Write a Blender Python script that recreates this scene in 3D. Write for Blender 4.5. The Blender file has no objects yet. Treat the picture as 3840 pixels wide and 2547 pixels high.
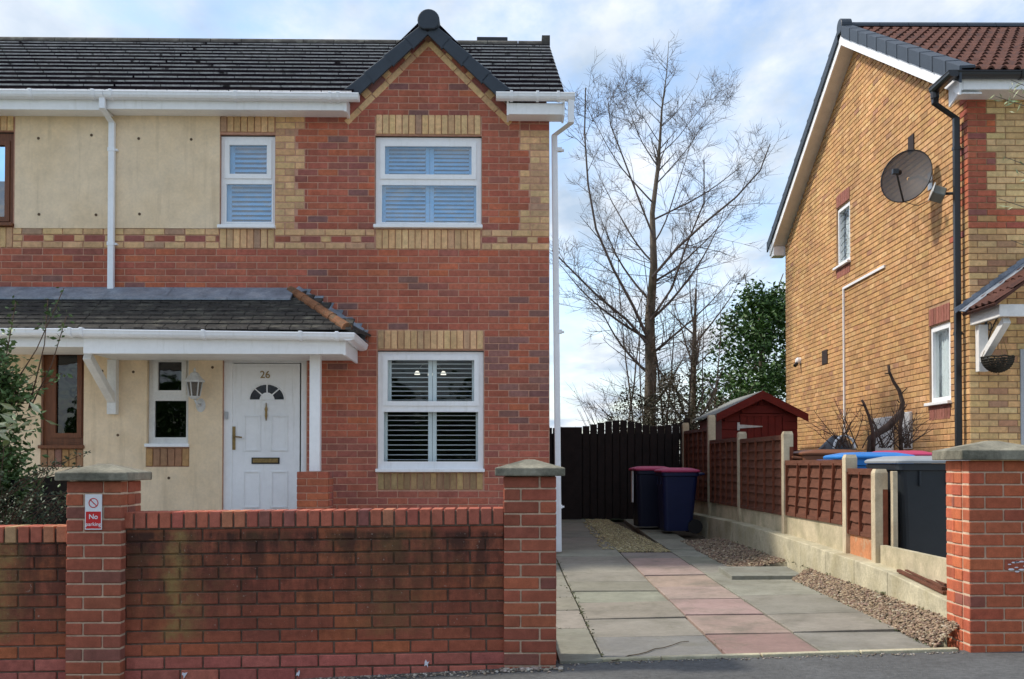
import bpy, math, random
import numpy as np
from mathutils import Vector, Matrix
random.seed(7); rng = np.random.default_rng(7)
sc = bpy.context.scene; C = sc.collection
rnd = random.uniform

# ---------------------------------------------------------------- camera
PW, PH, F, CX, CY, EYE = 3840, 2547, 4061.0, 1974.0, 1660.0, 1.205
PITCH, YAW = .02, .006
cd = bpy.data.cameras.new('camera'); cam = bpy.data.objects.new('camera', cd); C.objects.link(cam)
cd.sensor_fit = 'HORIZONTAL'; cd.sensor_width = 36; cd.lens = 36*F/PW
cd.shift_x = (PW/2-CX)/PW; cd.shift_y = (CY-PH/2)/PW
cd.clip_start = .05; cd.clip_end = 2000
cam.location = (0, 0, EYE); cam.rotation_euler = (math.pi/2+PITCH, 0, -YAW)
sc.camera = cam

# ---------------------------------------------------------------- sky, sun, exposure
SUN_EL, SUN_BACK = math.radians(47), math.radians(9)
sdir = Vector((-math.cos(SUN_EL)*math.cos(SUN_BACK), math.cos(SUN_EL)*math.sin(SUN_BACK), math.sin(SUN_EL)))
w = bpy.data.worlds.new('World'); sc.world = w; w.use_nodes = True
nt = w.node_tree; nt.nodes.clear()
def N(t, k, **kw):
    n = t.nodes.new(k)
    for a, b in kw.items(): setattr(n, a, b)
    return n
def link(t, a, b): t.links.new(a, b)
wo = N(nt, 'ShaderNodeOutputWorld'); bg = N(nt, 'ShaderNodeBackground'); bg.inputs[1].default_value = .15
sky = N(nt, 'ShaderNodeTexSky', sky_type='NISHITA', sun_disc=False, sun_elevation=SUN_EL,
        sun_rotation=math.atan2(sdir.x, sdir.y), air_density=1.0, dust_density=1.0, ozone_density=1.5)
tc = N(nt, 'ShaderNodeTexCoord'); sx = N(nt, 'ShaderNodeSeparateXYZ'); link(nt, tc.outputs['Generated'], sx.inputs[0])
def wm(op, a, b):
    n = N(nt, 'ShaderNodeMath', operation=op)
    for i, q in enumerate((a, b)):
        if hasattr(q, 'is_linked'): link(nt, q, n.inputs[i])
        else: n.inputs[i].default_value = q
    return n.outputs[0]
zz = wm('ADD', wm('MAXIMUM', sx.outputs[2], 0.0), .14)
cv = N(nt, 'ShaderNodeCombineXYZ')
link(nt, wm('DIVIDE', sx.outputs[0], zz), cv.inputs[0]); link(nt, wm('DIVIDE', sx.outputs[1], zz), cv.inputs[1])
n1 = N(nt, 'ShaderNodeTexNoise'); n1.inputs['Scale'].default_value = 3.0; n1.inputs['Detail'].default_value = 8; n1.inputs['Roughness'].default_value = .6
mp = N(nt, 'ShaderNodeMapping'); mp.inputs['Location'].default_value = (3.1, 1.7, 0); mp.inputs['Rotation'].default_value = (0, 0, .5); mp.inputs['Scale'].default_value = (1.0, .62, 1)
link(nt, cv.outputs[0], mp.inputs[0]); link(nt, mp.outputs[0], n1.inputs['Vector'])
r1 = N(nt, 'ShaderNodeValToRGB'); r1.color_ramp.elements[0].position = .405; r1.color_ramp.elements[1].position = .595
r1.color_ramp.elements[0].color = (.16, .16, .16, 1); r1.color_ramp.elements[1].color = (.97, .97, .97, 1)
link(nt, n1.outputs[0], r1.inputs[0])
n2 = N(nt, 'ShaderNodeTexNoise'); n2.inputs['Scale'].default_value = 4.3; n2.inputs['Detail'].default_value = 5
link(nt, mp.outputs[0], n2.inputs['Vector'])
r2 = N(nt, 'ShaderNodeValToRGB'); r2.color_ramp.elements[0].position = .33; r2.color_ramp.elements[1].position = .66
r2.color_ramp.elements[0].color = (2.0, 2.5, 3.15, 1); r2.color_ramp.elements[1].color = (4.05, 4.2, 4.4, 1)
link(nt, n2.outputs[0], r2.inputs[0])
mx = N(nt, 'ShaderNodeMixRGB'); link(nt, r1.outputs[0], mx.inputs[0]); link(nt, sky.outputs[0], mx.inputs[1]); link(nt, r2.outputs[0], mx.inputs[2])
link(nt, mx.outputs[0], bg.inputs[0]); link(nt, bg.outputs[0], wo.inputs[0])
sl = bpy.data.lights.new('sun', 'SUN'); sl.energy = 2.1; sl.angle = math.radians(5.0); sl.color = (1, .93, .82)
so = bpy.data.objects.new('sun', sl); C.objects.link(so); so.rotation_euler = sdir.to_track_quat('Z', 'Y').to_euler()
so['kind'] = 'helper'
vs = sc.view_settings; vs.view_transform = 'Standard'; vs.look = 'None'; vs.gamma = 1; vs.use_curve_mapping = False; vs.exposure = 0.82
sc.cycles.max_bounces = 8; sc.cycles.transparent_max_bounces = 16; sc.cycles.use_denoising = True

# ---------------------------------------------------------------- photo pixel -> metres (measuring aid)
RM = cam.rotation_euler.to_matrix()
def ray(x, y): return RM @ Vector(((x-CX)/F, -(y-CY)/F, -1))
class Frame:
    def __init__(s, o, yaw=0):
        s.o = Vector(o); s.yaw = yaw; s.R = Matrix.Rotation(-yaw, 3, 'Z')
    def _i(s, x, y, ax, val):
        e = s.R @ (Vector((0, 0, EYE))-s.o); d = s.R @ ray(x, y)
        return e+d*((val-e[ax])/d[ax])
    def v(s, x, y, val=0): return s._i(x, y, 1, val)
    def u(s, x, y, val=0): return s._i(x, y, 0, val)
    def z(s, x, y, val=0): return s._i(x, y, 2, val)
    def world(s, p): return Matrix.Rotation(s.yaw, 3, 'Z') @ Vector(p)+s.o
G0 = Frame((0, 0, 0))

# ---------------------------------------------------------------- materials
MATS = {}
def mat(name, base=(.5, .5, .5), rough=.7, var=.15, scale=14, bump=.12, bscale=60, spec=.3, metal=0, src=None,
        tint2=None, t2scale=3, t2lo=.5, t2hi=.65, stretch=(1, 1, 1), extra=None, trans=None, coat=0):
    if name in MATS: return MATS[name]
    m = bpy.data.materials.new(name); m.use_nodes = True; t = m.node_tree; b = t.nodes['Principled BSDF']
    b.inputs['Roughness'].default_value = rough; b.inputs['Metallic'].default_value = metal
    b.inputs['Specular IOR Level'].default_value = spec
    if coat: b.inputs['Coat Weight'].default_value = coat
    g = N(t, 'ShaderNodeNewGeometry'); mpn = N(t, 'ShaderNodeMapping'); mpn.inputs['Scale'].default_value = stretch
    link(t, g.outputs['Position'], mpn.inputs[0]); pos = mpn.outputs[0]
    if src == 'obj': c = N(t, 'ShaderNodeObjectInfo').outputs['Color']
    elif src == 'attr': c = N(t, 'ShaderNodeAttribute', attribute_name='Col').outputs['Color']
    else:
        q = N(t, 'ShaderNodeRGB'); q.outputs[0].default_value = (*base, 1); c = q.outputs[0]
    def noise(s, d=4, r=.6):
        n = N(t, 'ShaderNodeTexNoise'); n.inputs['Scale'].default_value = s; n.inputs['Detail'].default_value = d; n.inputs['Roughness'].default_value = r
        link(t, pos, n.inputs['Vector']); return n.outputs[0]
    def ramp(f, lo, hi, a=(0, 0, 0), bb=(1, 1, 1)):
        n = N(t, 'ShaderNodeValToRGB'); e = n.color_ramp.elements; e[0].position = lo; e[1].position = hi
        e[0].color = (*a, 1); e[1].color = (*bb, 1); link(t, f, n.inputs[0]); return n.outputs[0]
    def mixc(f, a, bb, mode='MIX'):
        n = N(t, 'ShaderNodeMixRGB', blend_type=mode)
        for i, q in enumerate((f, a, bb)):
            if hasattr(q, 'is_linked'): link(t, q, n.inputs[i])
            elif isinstance(q, (int, float)): n.inputs[i].default_value = q
            else: n.inputs[i].default_value = (*q, 1)
        return n.outputs[0]
    if tint2: c = mixc(ramp(noise(t2scale), t2lo, t2hi), c, tint2)
    if var:
        c = mixc(1.0, c, ramp(noise(scale, 5), .25, .75, (1-var,)*3, (1+var,)*3), 'MULTIPLY')
        c = mixc(1.0, c, ramp(noise(scale*7, 3), .25, .75, (1-var*.6,)*3, (1+var*.6,)*3), 'MULTIPLY')
    if extra: c = extra(t, c, pos, noise, ramp, mixc)
    link(t, c, b.inputs['Base Color'])
    if bump:
        bn = N(t, 'ShaderNodeBump'); bn.inputs['Strength'].default_value = bump; bn.inputs['Distance'].default_value = .01
        link(t, noise(bscale, 4), bn.inputs['Height']); link(t, bn.outputs[0], b.inputs['Normal'])
    if trans:
        o = t.nodes['Material Output']; tr = N(t, 'ShaderNodeBsdfTransparent'); mxs = N(t, 'ShaderNodeMixShader'); mxs.inputs[0].default_value = trans
        link(t, b.outputs[0], mxs.inputs[1]); link(t, tr.outputs[0], mxs.inputs[2]); link(t, mxs.outputs[0], o.inputs[0])
    MATS[name] = m; return m
def glass_mat(name, tint=(.82, .9, .92), refl=.09, ior=1.75):
    if name in MATS: return MATS[name]
    m = bpy.data.materials.new(name); m.use_nodes = True; t = m.node_tree; t.nodes.clear()
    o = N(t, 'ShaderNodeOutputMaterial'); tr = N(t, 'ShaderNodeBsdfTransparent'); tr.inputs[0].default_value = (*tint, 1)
    gl = N(t, 'ShaderNodeBsdfGlossy'); gl.inputs['Roughness'].default_value = .02
    gp = N(t, 'ShaderNodeNewGeometry'); wn_ = N(t, 'ShaderNodeTexNoise'); wn_.inputs['Scale'].default_value = 3.5; link(t, gp.outputs['Position'], wn_.inputs['Vector']); wb = N(t, 'ShaderNodeBump'); wb.inputs['Strength'].default_value = .25; wb.inputs['Distance'].default_value = .02; link(t, wn_.outputs[0], wb.inputs['Height']); link(t, wb.outputs[0], gl.inputs['Normal'])
    fr = N(t, 'ShaderNodeFresnel'); fr.inputs[0].default_value = ior
    ge = N(t, 'ShaderNodeNewGeometry'); fw = N(t, 'ShaderNodeMath', operation='SUBTRACT'); fw.inputs[0].default_value = 1.0; link(t, ge.outputs['Backfacing'], fw.inputs[1])
    a0 = N(t, 'ShaderNodeMath', operation='ADD', use_clamp=True); link(t, fr.outputs[0], a0.inputs[0]); a0.inputs[1].default_value = refl
    ad = N(t, 'ShaderNodeMath', operation='MULTIPLY', use_clamp=True); link(t, a0.outputs[0], ad.inputs[0]); link(t, fw.outputs[0], ad.inputs[1])
    mi = N(t, 'ShaderNodeMixShader'); link(t, ad.outputs[0], mi.inputs[0]); link(t, tr.outputs[0], mi.inputs[1]); link(t, gl.outputs[0], mi.inputs[2])
    link(t, mi.outputs[0], o.inputs[0]); MATS[name] = m; return m
def emit_mat(name, col, s):
    m = bpy.data.materials.new(name); m.use_nodes = True; b = m.node_tree.nodes['Principled BSDF']
    b.inputs['Base Color'].default_value = (*col, 1); b.inputs['Emission Color'].default_value = (*col, 1); b.inputs['Emission Strength'].default_value = s
    return m

def drip(t, sc_=(16, 16, 1.6), detail=5):
    g = N(t, 'ShaderNodeNewGeometry'); m_ = N(t, 'ShaderNodeMapping'); m_.inputs['Scale'].default_value = sc_; link(t, g.outputs['Position'], m_.inputs[0])
    n = N(t, 'ShaderNodeTexNoise'); n.inputs['Scale'].default_value = 1; n.inputs['Detail'].default_value = detail; n.inputs['Roughness'].default_value = .65; link(t, m_.outputs[0], n.inputs['Vector']); return n.outputs[0]
def weather(t, c, pos, noise, ramp, mixc):
    c = mixc(1.0, c, ramp(noise(.9, 4), .3, .7, (.86,)*3, (1.10,)*3), 'MULTIPLY')
    return mixc(1.0, c, ramp(drip(t, (5, 5, .8)), .35, .65, (.88,)*3, (1.06,)*3), 'MULTIPLY')
def runoff(t, c, pos, noise, ramp, mixc):
    c = mixc(ramp(drip(t, (9, 9, .7)), .54, .74, (0, 0, 0), (.45,)*3), c, (.52, .39, .245))
    return mixc(ramp(noise(1.6, 8, .75), .56, .76, (0, 0, 0), (.4,)*3), c, (.62, .50, .35))
def grime(t, c, pos, noise, ramp, mixc):
    return mixc(ramp(drip(t, (20, 20, 2.0)), .55, .78, (0, 0, 0), (.38,)*3), c, (.60, .59, .53))
# weathering with shapes of its own on the street wall: dark algae, ochre lichen runs
def wall_stain(t, c, pos, noise, ramp, mixc):
    sp = N(t, 'ShaderNodeSeparateXYZ'); link(t, pos, sp.inputs[0])
    def mth(op, a, b=0.0):
        n = N(t, 'ShaderNodeMath', operation=op, use_clamp=False)
        for i, q in enumerate((a, b)):
            if hasattr(q, 'is_linked'): link(t, q, n.inputs[i])
            else: n.inputs[i].default_value = q
        return n.outputs[0]
    z = sp.outputs[2]; x = sp.outputs[0]
    above = ramp(mth('ADD', z, mth('MULTIPLY', mth('SUBTRACT', noise(3.5), .5), .06)), .155, .20)
    below = ramp(mth('ADD', z, 0.0), .795, .835, (1, 1, 1), (0, 0, 0))
    zone = mixc(1.0, above, below, 'MULTIPLY')
    hi = ramp(z, .22, .80, (.34,)*3, (1.0,)*3)
    dk = mixc(1.0, mixc(1.0, zone, hi, 'MULTIPLY'), ramp(mixc(.5, noise(4.5, 8, .8), drip(t, (13, 13, 2.5), 7)), .34, .54), 'MULTIPLY')
    c = mixc(dk, c, (.062, .030, .022))
    gr = mixc(1.0, zone, ramp(noise(2.6, 7, .75), .52, .72, (0, 0, 0), (.42,)*3), 'MULTIPLY')
    c = mixc(gr, c, (.20, .115, .045))
    # vertical lichen runs
    for x0, wd, amt, top in ((-2.02, .055, .85, .80), (-2.0, .11, .55, .45), (-3.03, .10, .75, .75), (-.75, .2, .25, .45)):
        d = mth('ABSOLUTE', mth('SUBTRACT', mth('ADD', x, mth('MULTIPLY', mth('SUBTRACT', noise(6, 4), .5), .22)), x0))
        f = mixc(1.0, ramp(d, wd*.35, wd*1.5, (amt,)*3, (0, 0, 0)), mixc(1.0, zone, ramp(z, top, top+.05, (1, 1, 1), (.55,)*3), 'MULTIPLY'), 'MULTIPLY')
        f = mixc(1.0, f, ramp(noise(13, 8, .8), .40, .60, (.12,)*3), 'MULTIPLY')
        c = mixc(f, c, (.30, .20, .075))
    sp2 = ramp(noise(55, 2), .70, .73, (0, 0, 0), (.6,)*3)
    return mixc(mixc(1.0, sp2, zone, 'MULTIPLY'), c, (.4, .32, .26))

M_BO = mat('brick_single', src='obj', rough=.85, var=.22, scale=22, bump=.35, bscale=130, spec=.2, extra=weather)
M_BA = mat('brick_joined', src='attr', rough=.85, var=.22, scale=22, bump=.35, bscale=130, spec=.2, extra=weather)
M_WO = mat('street_brick_single', src='obj', rough=.85, var=.25, scale=22, bump=.5, bscale=120, spec=.2, extra=wall_stain)
M_MORT_MAIN = mat('mortar_warm', (.52, .285, .20), .95, .2, 18, .3, 90)
M_MORT_BUFF = mat('mortar_brown', (.40, .255, .15), .95, .2, 18, .3, 90)
M_MORT_WALL = mat('mortar_street', (.19, .13, .095), .95, .35, 9, .4, 90, extra=wall_stain)
M_MORT_PIER = mat('mortar_pale', (.60, .44, .31), .95, .25, 12, .4, 90)
M_RENDER = mat('cream_render', (.88, .695, .48), .95, .10, 5, .6, 200, tint2=(.82, .62, .39), t2scale=1.3, t2lo=.45, t2hi=.75, extra=runoff)
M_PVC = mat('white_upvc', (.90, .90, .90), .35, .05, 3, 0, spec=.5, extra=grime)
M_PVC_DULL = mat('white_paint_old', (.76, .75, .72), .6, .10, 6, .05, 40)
M_GUT = mat('white_gutter', (.86, .87, .89), .3, .05, 5, 0, spec=.5, extra=grime)
M_WOODFR = mat('brown_woodgrain', (.17, .058, .021), .45, .3, 10, .1, 60, spec=.4, stretch=(6, 6, .7))
M_GLASS = glass_mat('window_glass', (.92, .95, .95), .0, 1.5)
M_GLASS_UP = glass_mat('sky_tint_glass', (.64, .85, .98), .18, 1.7)  # blue of the reflected sky put into the glass tint
M_SLAT = mat('shutter_white', (.88, .89, .90), .5, .03, 5, 0)
M_DARK = mat('room_dark', (.05, .045, .045), .9, .1, 3, 0)
M_LEAD = mat('lead', (.22, .25, .29), .6, .35, 7, .25, 14, spec=.5, metal=.2, tint2=(.30, .32, .35), t2scale=5)
M_TILE = mat('concrete_tile', (.006, .005, .007), .95, .4, 7, .3, 70, spec=.0, tint2=(.012, .010, .011), t2scale=3.5, t2lo=.45, t2hi=.7)
M_TILE_EDGE = mat('tile_edge', (.66, .63, .62), .9, .3, 9, .4, 70, tint2=(.05, .045, .045), t2scale=5, t2lo=.60, t2hi=.68)
M_PTILE = mat('porch_tile', (.034, .031, .028), .9, .45, 9, .4, 70, tint2=(.10, .095, .075), t2scale=6, t2lo=.5, t2hi=.68)
M_PTILE_E = mat('porch_tile_edge', (.15, .135, .12), .9, .5, 9, .4, 70, tint2=(.04, .036, .033), t2scale=9, t2lo=.45, t2hi=.6)
M_VERGE = mat('slate_grey_verge', (.032, .042, .056), .5, .12, 8, .1, 60, spec=.4)
M_TERRA = mat('terracotta', (.24, .105, .05), .85, .45, 9, .4, 60, tint2=(.11, .085, .05), t2scale=8, t2lo=.5, t2hi=.66)
M_PAN = mat('red_brown_pantile', (.105, .048, .036), .8, .35, 8, .3, 60, spec=.15, tint2=(.06, .033, .029), t2scale=4)
M_STONE = mat('cap_concrete', (.26, .24, .18), .95, .3, 8, .6, 80, tint2=(.12, .115, .085), t2scale=5, t2lo=.42, t2hi=.66)
M_CONC = mat('concrete_post', (.56, .47, .32), .9, .15, 9, .4, 90, tint2=(.45, .36, .24), t2scale=3)
M_BOARD = mat('gravel_board', (.54, .46, .31), .95, .2, 7, .4, 90, tint2=(.36, .32, .20), t2scale=2.5, t2lo=.45, t2hi=.7)
M_KERB = mat('kerb_concrete', (.50, .45, .31), .95, .3, 6, .5, 80, tint2=(.30, .26, .155), t2scale=3, t2lo=.48, t2hi=.7)
M_FENCE = mat('fence_timber', (.135, .052, .030), .85, .3, 9, .3, 80, stretch=(1, 1, 4))
M_FENCE_ST = mat('fence_stain', (.17, .052, .026), .85, .3, 9, .3, 80)
M_BLACKWD = mat('black_timber', (.020, .013, .011), .8, .3, 9, .2, 60)
M_SHED = mat('red_shed_paint', (.15, .016, .012), .7, .2, 9, .2, 60)
M_FELT = mat('roof_felt', (.22, .23, .22), .95, .2, 20, .3, 150)
def slab_dirt(t, c, pos, noise, ramp, mixc):
    c = mixc(ramp(noise(26, 2), .74, .78, (0, 0, 0), (.7,)*3), c, (.07, .06, .045))
    c = mixc(ramp(noise(3.2, 9, .85), .50, .70, (0, 0, 0), (.62,)*3), c, (.13, .125, .08))
    return mixc(ramp(noise(60, 2), .76, .79, (0, 0, 0), (.6,)*3), c, (.5, .47, .4))
M_SLAB = mat('grey_slab', src='obj', rough=.9, var=.16, scale=3.5, bump=.35, bscale=110, tint2=(.17, .155, .12), t2scale=2.3, t2lo=.5, t2hi=.82, extra=slab_dirt)
M_ASPH = mat('asphalt', (.105, .105, .102), .95, .30, 26, .9, 90, tint2=(.13, .13, .127), t2scale=1.3)
M_SOIL = mat('soil', (.10, .075, .05), 1, .4, 14, .6, 60)
M_GRASS = mat('grass', (.05, .085, .025), 1, .4, 5, .6, 60)
M_PAVE = mat('garden_paving', (.46, .43, .38), .95, .2, 4, .4, 60)  # paled so the hidden front garden bounces more light onto the facade
M_BARK = mat('bark', (.17, .14, .105), .95, .35, 11, .8, 40, tint2=(.075, .065, .04), t2scale=4, stretch=(1, 1, .5))
M_TWIG = mat('twig', (.135, .11, .095), .9, .3, 9, .3, 60)
M_CUT = mat('cut_branch', (.055, .033, .024), .8, .5, 14, .6, 50)
M_BLACKP = mat('black_plastic', (.012, .012, .014), .35, .1, 6, 0, spec=.5)
M_STEEL = mat('galvanised', (.5, .5, .5), .4, .2, 20, 0, metal=.8)
M_BRASS = mat('brass', (.30, .20, .08), .4, .3, 30, 0, metal=.6)
M_RED = mat('sign_red', (.62, .03, .03), .4, .05, 9, 0)
M_SIGNW = mat('sign_white', (.8, .8, .8), .4, .04, 9, 0)

# ---------------------------------------------------------------- builders
def link_obj(o, parent=None):
    C.objects.link(o)
    if parent: o.parent = parent
    return o
def tag(o, label=None, cat=None, group=None, kind=None):
    for k, q in (('label', label), ('category', cat), ('group', group), ('kind', kind)):
        if q: o[k] = q
    return o
def thing(name, label, cat, loc=(0, 0, 0), yaw=0, group=None, kind=None):
    o = bpy.data.objects.new(name, None); o.empty_display_size = .1; o.location = loc; o.rotation_euler = (0, 0, yaw)
    link_obj(o); return tag(o, label, cat, group, kind)
class MB:
    def __init__(s): s.v = []; s.f = []; s.mi = []; s.cur = 0
    def add(s, vs, fs):
        n = len(s.v); s.v += [tuple(q) for q in vs]; s.f += [tuple(i+n for i in f) for f in fs]; s.mi += [s.cur]*len(fs); return s
    def box(s, a, b, M=None):
        x0, y0, z0 = (min(a[i], b[i]) for i in range(3)); x1, y1, z1 = (max(a[i], b[i]) for i in range(3))
        vs = [Vector(q) for q in ((x0, y0, z0), (x1, y0, z0), (x1, y1, z0), (x0, y1, z0), (x0, y0, z1), (x1, y0, z1), (x1, y1, z1), (x0, y1, z1))]
        if M is not None: vs = [M @ q for q in vs]
        return s.add(vs, [(0, 3, 2, 1), (4, 5, 6, 7), (0, 1, 5, 4), (1, 2, 6, 5), (2, 3, 7, 6), (3, 0, 4, 7)])
    def obox(s, c, size, M):
        h = Vector(size)*.5; T = Matrix.Translation(Vector(c)) @ M.to_4x4()
        return s.box(-h, h, T)
    def beam(s, p, q, w, h, up=(0, 0, 1)):
        p = Vector(p); q = Vector(q); d = (q-p); L = d.length; d.normalize(); x = d.cross(Vector(up)).normalized(); y = x.cross(d)
        M = Matrix((x, d, y)).transposed()
        return s.obox((p+q)/2, (w, L, h), M)
    def prism(s, poly, axis, a, b):
        def P(q, t): return {0: (t, q[0], q[1]), 1: (q[0], t, q[1]), 2: (q[0], q[1], t)}[axis]
        n = len(poly); vs = [P(q, a) for q in poly]+[P(q, b) for q in poly]
        fs = [tuple(range(n))[::-1], tuple(range(n, 2*n))]+[(i, (i+1) % n, n+(i+1) % n, n+i) for i in range(n)]
        return s.add(vs, fs)
    def loft(s, secs, cap=True):
        n = len(secs[0]); vs = [p for q in secs for p in q]; fs = []
        for k in range(len(secs)-1):
            for i in range(n): fs.append((k*n+i, k*n+(i+1) % n, (k+1)*n+(i+1) % n, (k+1)*n+i))
        if cap: fs += [tuple(range(n))[::-1], tuple(range((len(secs)-1)*n, len(secs)*n))]
        return s.add(vs, fs)
    def tube(s, pts, r, n=8, cap=True):
        pts = [Vector(p) for p in pts]; secs = []; ref = None
        for i, p in enumerate(pts):
            d = (pts[min(i+1, len(pts)-1)]-pts[max(i-1, 0)])
            d = d.normalized() if d.length > 1e-9 else Vector((0, 0, 1))
            if ref is None: ref = d.orthogonal().normalized()
            x = (ref-d*ref.dot(d)); x = x.normalized() if x.length > 1e-6 else d.orthogonal().normalized(); ref = x; y = d.cross(x)
            rr = r[i] if isinstance(r, (list, tuple)) else r
            secs.append([p+(x*math.cos(a)+y*math.sin(a))*rr for a in (2*math.pi*k/n for k in range(n))])
        return s.loft(secs, cap)
    def build(s, name, m, parent=None, smooth=False, bevel=0, kind=None, loc=None):
        me = bpy.data.meshes.new(name); me.from_pydata(s.v, [], s.f)
        for q in (m if isinstance(m, (list, tuple)) else [m]): me.materials.append(q)
        if any(s.mi): me.polygons.foreach_set('material_index', s.mi)
        if smooth: me.polygons.foreach_set('use_smooth', [True]*len(s.f))
        me.update(); o = bpy.data.objects.new(name, me); link_obj(o, parent)
        if loc is not None: o.location = loc
        if bevel:
            b = o.modifiers.new('bevel', 'BEVEL'); b.width = bevel; b.segments = 2; b.limit_method = 'ANGLE'
        if kind: o['kind'] = kind
        return o
def rrect(w, d, r, z, n=4, cx=0, cy=0):
    P = []
    for sx_, sy_, a0 in ((1, 1, 0), (-1, 1, 90), (-1, -1, 180), (1, -1, 270)):
        for k in range(n+1):
            a = math.radians(a0+90*k/n); P.append(Vector((cx+sx_*(w/2-r)+r*math.cos(a), cy+sy_*(d/2-r)+r*math.sin(a), z)))
    return P
def cells(outer, holes):
    x0, x1, z0, z1 = outer
    zs = sorted({z0, z1, *[min(max(h[i], z0), z1) for h in holes for i in (2, 3)]}); out = []
    for a, b in zip(zs, zs[1:]):
        if b-a < 1e-5: continue
        seg = [(x0, x1)]; m = (a+b)/2
        for h in holes:
            if h[2] < m < h[3]:
                n = []
                for p, q in seg:
                    if h[1] <= p or h[0] >= q: n.append((p, q)); continue
                    if h[0] > p: n.append((p, h[0]))
                    if h[1] < q: n.append((h[1], q))
                seg = n
        out += [(p, q, a, b) for p, q in seg if q-p > 1e-4]
    return out
def frame_boxes(mb, outer, holes, v0, v1, side=False):
    for p, q, a, b in cells(outer, holes):
        if side: mb.box((v0, p, a), (v1, q, b))
        else: mb.box((p, v0, a), (q, v1, b))
    return mb
def copy_tree(o, parent=None):
    c = o.copy(); C.objects.link(c); c.parent = parent
    for ch in list(o.children): copy_tree(ch, c)
    return c

# ---- bricks: the largest 300 of a thing are parts, the rest one joined part
BR = {}
SGN = [(a, b, c) for a in (-1, 1) for b in (-1, 1) for c in (-1, 1)]
def chamfer_box(h, c):
    V = []
    for s in SGN:
        for k in range(3):
            V.append([s[i]*(h[i]-(0 if i == k else c)) for i in range(3)])
    return V
def _cfaces():
    idx = {s: i*3 for i, s in enumerate(SGN)}; fs = []
    def nrm(f, out):
        V = chamfer_box((1, 1, 1), .2); a, b, c = (Vector(V[f[i]]) for i in range(3))
        return f if (b-a).cross(c-a).dot(Vector(out)) > 0 else f[::-1]
    for k in range(3):
        i, j = [q for q in range(3) if q != k]
        for s in (-1, 1):
            f = []
            for a, b in ((-1, -1), (1, -1), (1, 1), (-1, 1)):
                q = [0, 0, 0]; q[k] = s; q[i] = a; q[j] = b; f.append(idx[tuple(q)]+k)
            o = [0, 0, 0]; o[k] = s; fs.append(nrm(tuple(f), o))
        for a in (-1, 1):
            for b in (-1, 1):
                q0 = [0, 0, 0]; q0[k] = -1; q0[i] = a; q0[j] = b; q1 = list(q0); q1[k] = 1
                f = (idx[tuple(q0)]+i, idx[tuple(q1)]+i, idx[tuple(q1)]+j, idx[tuple(q0)]+j)
                o = [0, 0, 0]; o[i] = a; o[j] = b; fs.append(nrm(f, o))
    for s in SGN: fs.append(nrm((idx[s], idx[s]+1, idx[s]+2), s))
    return fs
CF = _cfaces(); BMESH = {}
def brick(owner, c, size, colr, ry=0.0, jit=.0012, parent=None):
    BR.setdefault(owner.name, []).append((owner, parent or owner, Vector(c)+Vector((rnd(-jit, jit), rnd(-jit, jit), 0)), tuple(size), colr, ry))
def emit_bricks(owner, mo=M_BO, ma=M_BA, limit=300, name='brick'):
    L = BR.pop(owner.name, []); M = Matrix.Translation(owner.location) @ owner.rotation_euler.to_matrix().to_4x4()
    Ri = RM.inverted(); sc_ = []
    for b in L:
        p = Ri @ (M @ b[2]-Vector((0, 0, EYE))); d = max(-p.z, .5); x = CX+F*p.x/d; y = CY-F*p.y/d
        s = b[3]; dims = sorted(s)[1:]
        sc_.append((dims[0]*dims[1]/d/d) if (-40 < x < PW+40 and -40 < y < PH+40) else 0)
    order = sorted(range(len(L)), key=lambda i: -sc_[i])
    for i in order[:limit]:
        o_, par, c, s, col, ry = L[i]; key = tuple(round(q/.004) for q in s)+(mo.name, name)
        me = BMESH.get(key)
        if not me:
            me = bpy.data.meshes.new(name); me.from_pydata(chamfer_box([q/2 for q in s], .004), [], CF); me.materials.append(mo); me.update(); BMESH[key] = me
        o = bpy.data.objects.new(name, me); link_obj(o, par); o.location = c; o.color = (*col, 1)
        if ry: o.rotation_euler = (0, ry, 0)
    rest = order[limit:]
    if rest:
        V = []; Fc = []; K = []
        for i in rest:
            o_, par, c, s, col, ry = L[i]; R = Matrix.Rotation(ry, 3, 'Y'); n = len(V)
            for q in chamfer_box([k/2 for k in s], .004): V.append(tuple((R @ Vector(q) if ry else Vector(q))+c)); K.append((*col, 1))
            Fc += [tuple(k+n for k in f) for f in CF]
        me = bpy.data.meshes.new('remaining_'+name+'s'); me.from_pydata(V, [], Fc); me.materials.append(ma)
        a = me.color_attributes.new('Col', 'FLOAT_COLOR', 'POINT'); a.data.foreach_set('color', np.array(K, dtype=np.float32).ravel()); me.update()
        o = bpy.data.objects.new('remaining_'+name+'s', me); link_obj(o, owner); o['kind'] = 'stuff'
RQS = [(3, (.33, .135, .10)), (2, (.30, .12, .09))]
JIT = [.08]
def pick(pal):
    r = random.random()*sum(p[0] for p in pal)
    for wgt, c in pal:
        r -= wgt
        if r <= 0: break
    k = rnd(1-JIT[0], 1+JIT[0]); return tuple(min(1, q*k*rnd(.96, 1.04)) for q in c)
RED = [(6, (.46, .142, .088)), (3, (.41, .127, .082)), (1.6, (.51, .152, .080)), (1.4, (.35, .125, .092)), (.6, (.26, .125, .108))]
PURP = [(3, (.41, .125, .085)), (3, (.34, .12, .095)), (1.5, (.49, .145, .08)), (.7, (.28, .125, .11))]
BUFF = [(5, (.53, .345, .135)), (2, (.48, .30, .12)), (1, (.42, .26, .115)), (.6, (.36, .22, .12))]
RBUFF = [(6, (.52, .30, .105)), (3, (.46, .26, .095)), (1.5, (.56, .34, .135)), (1, (.42, .23, .095)), (.12, (.36, .19, .10))]
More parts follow.
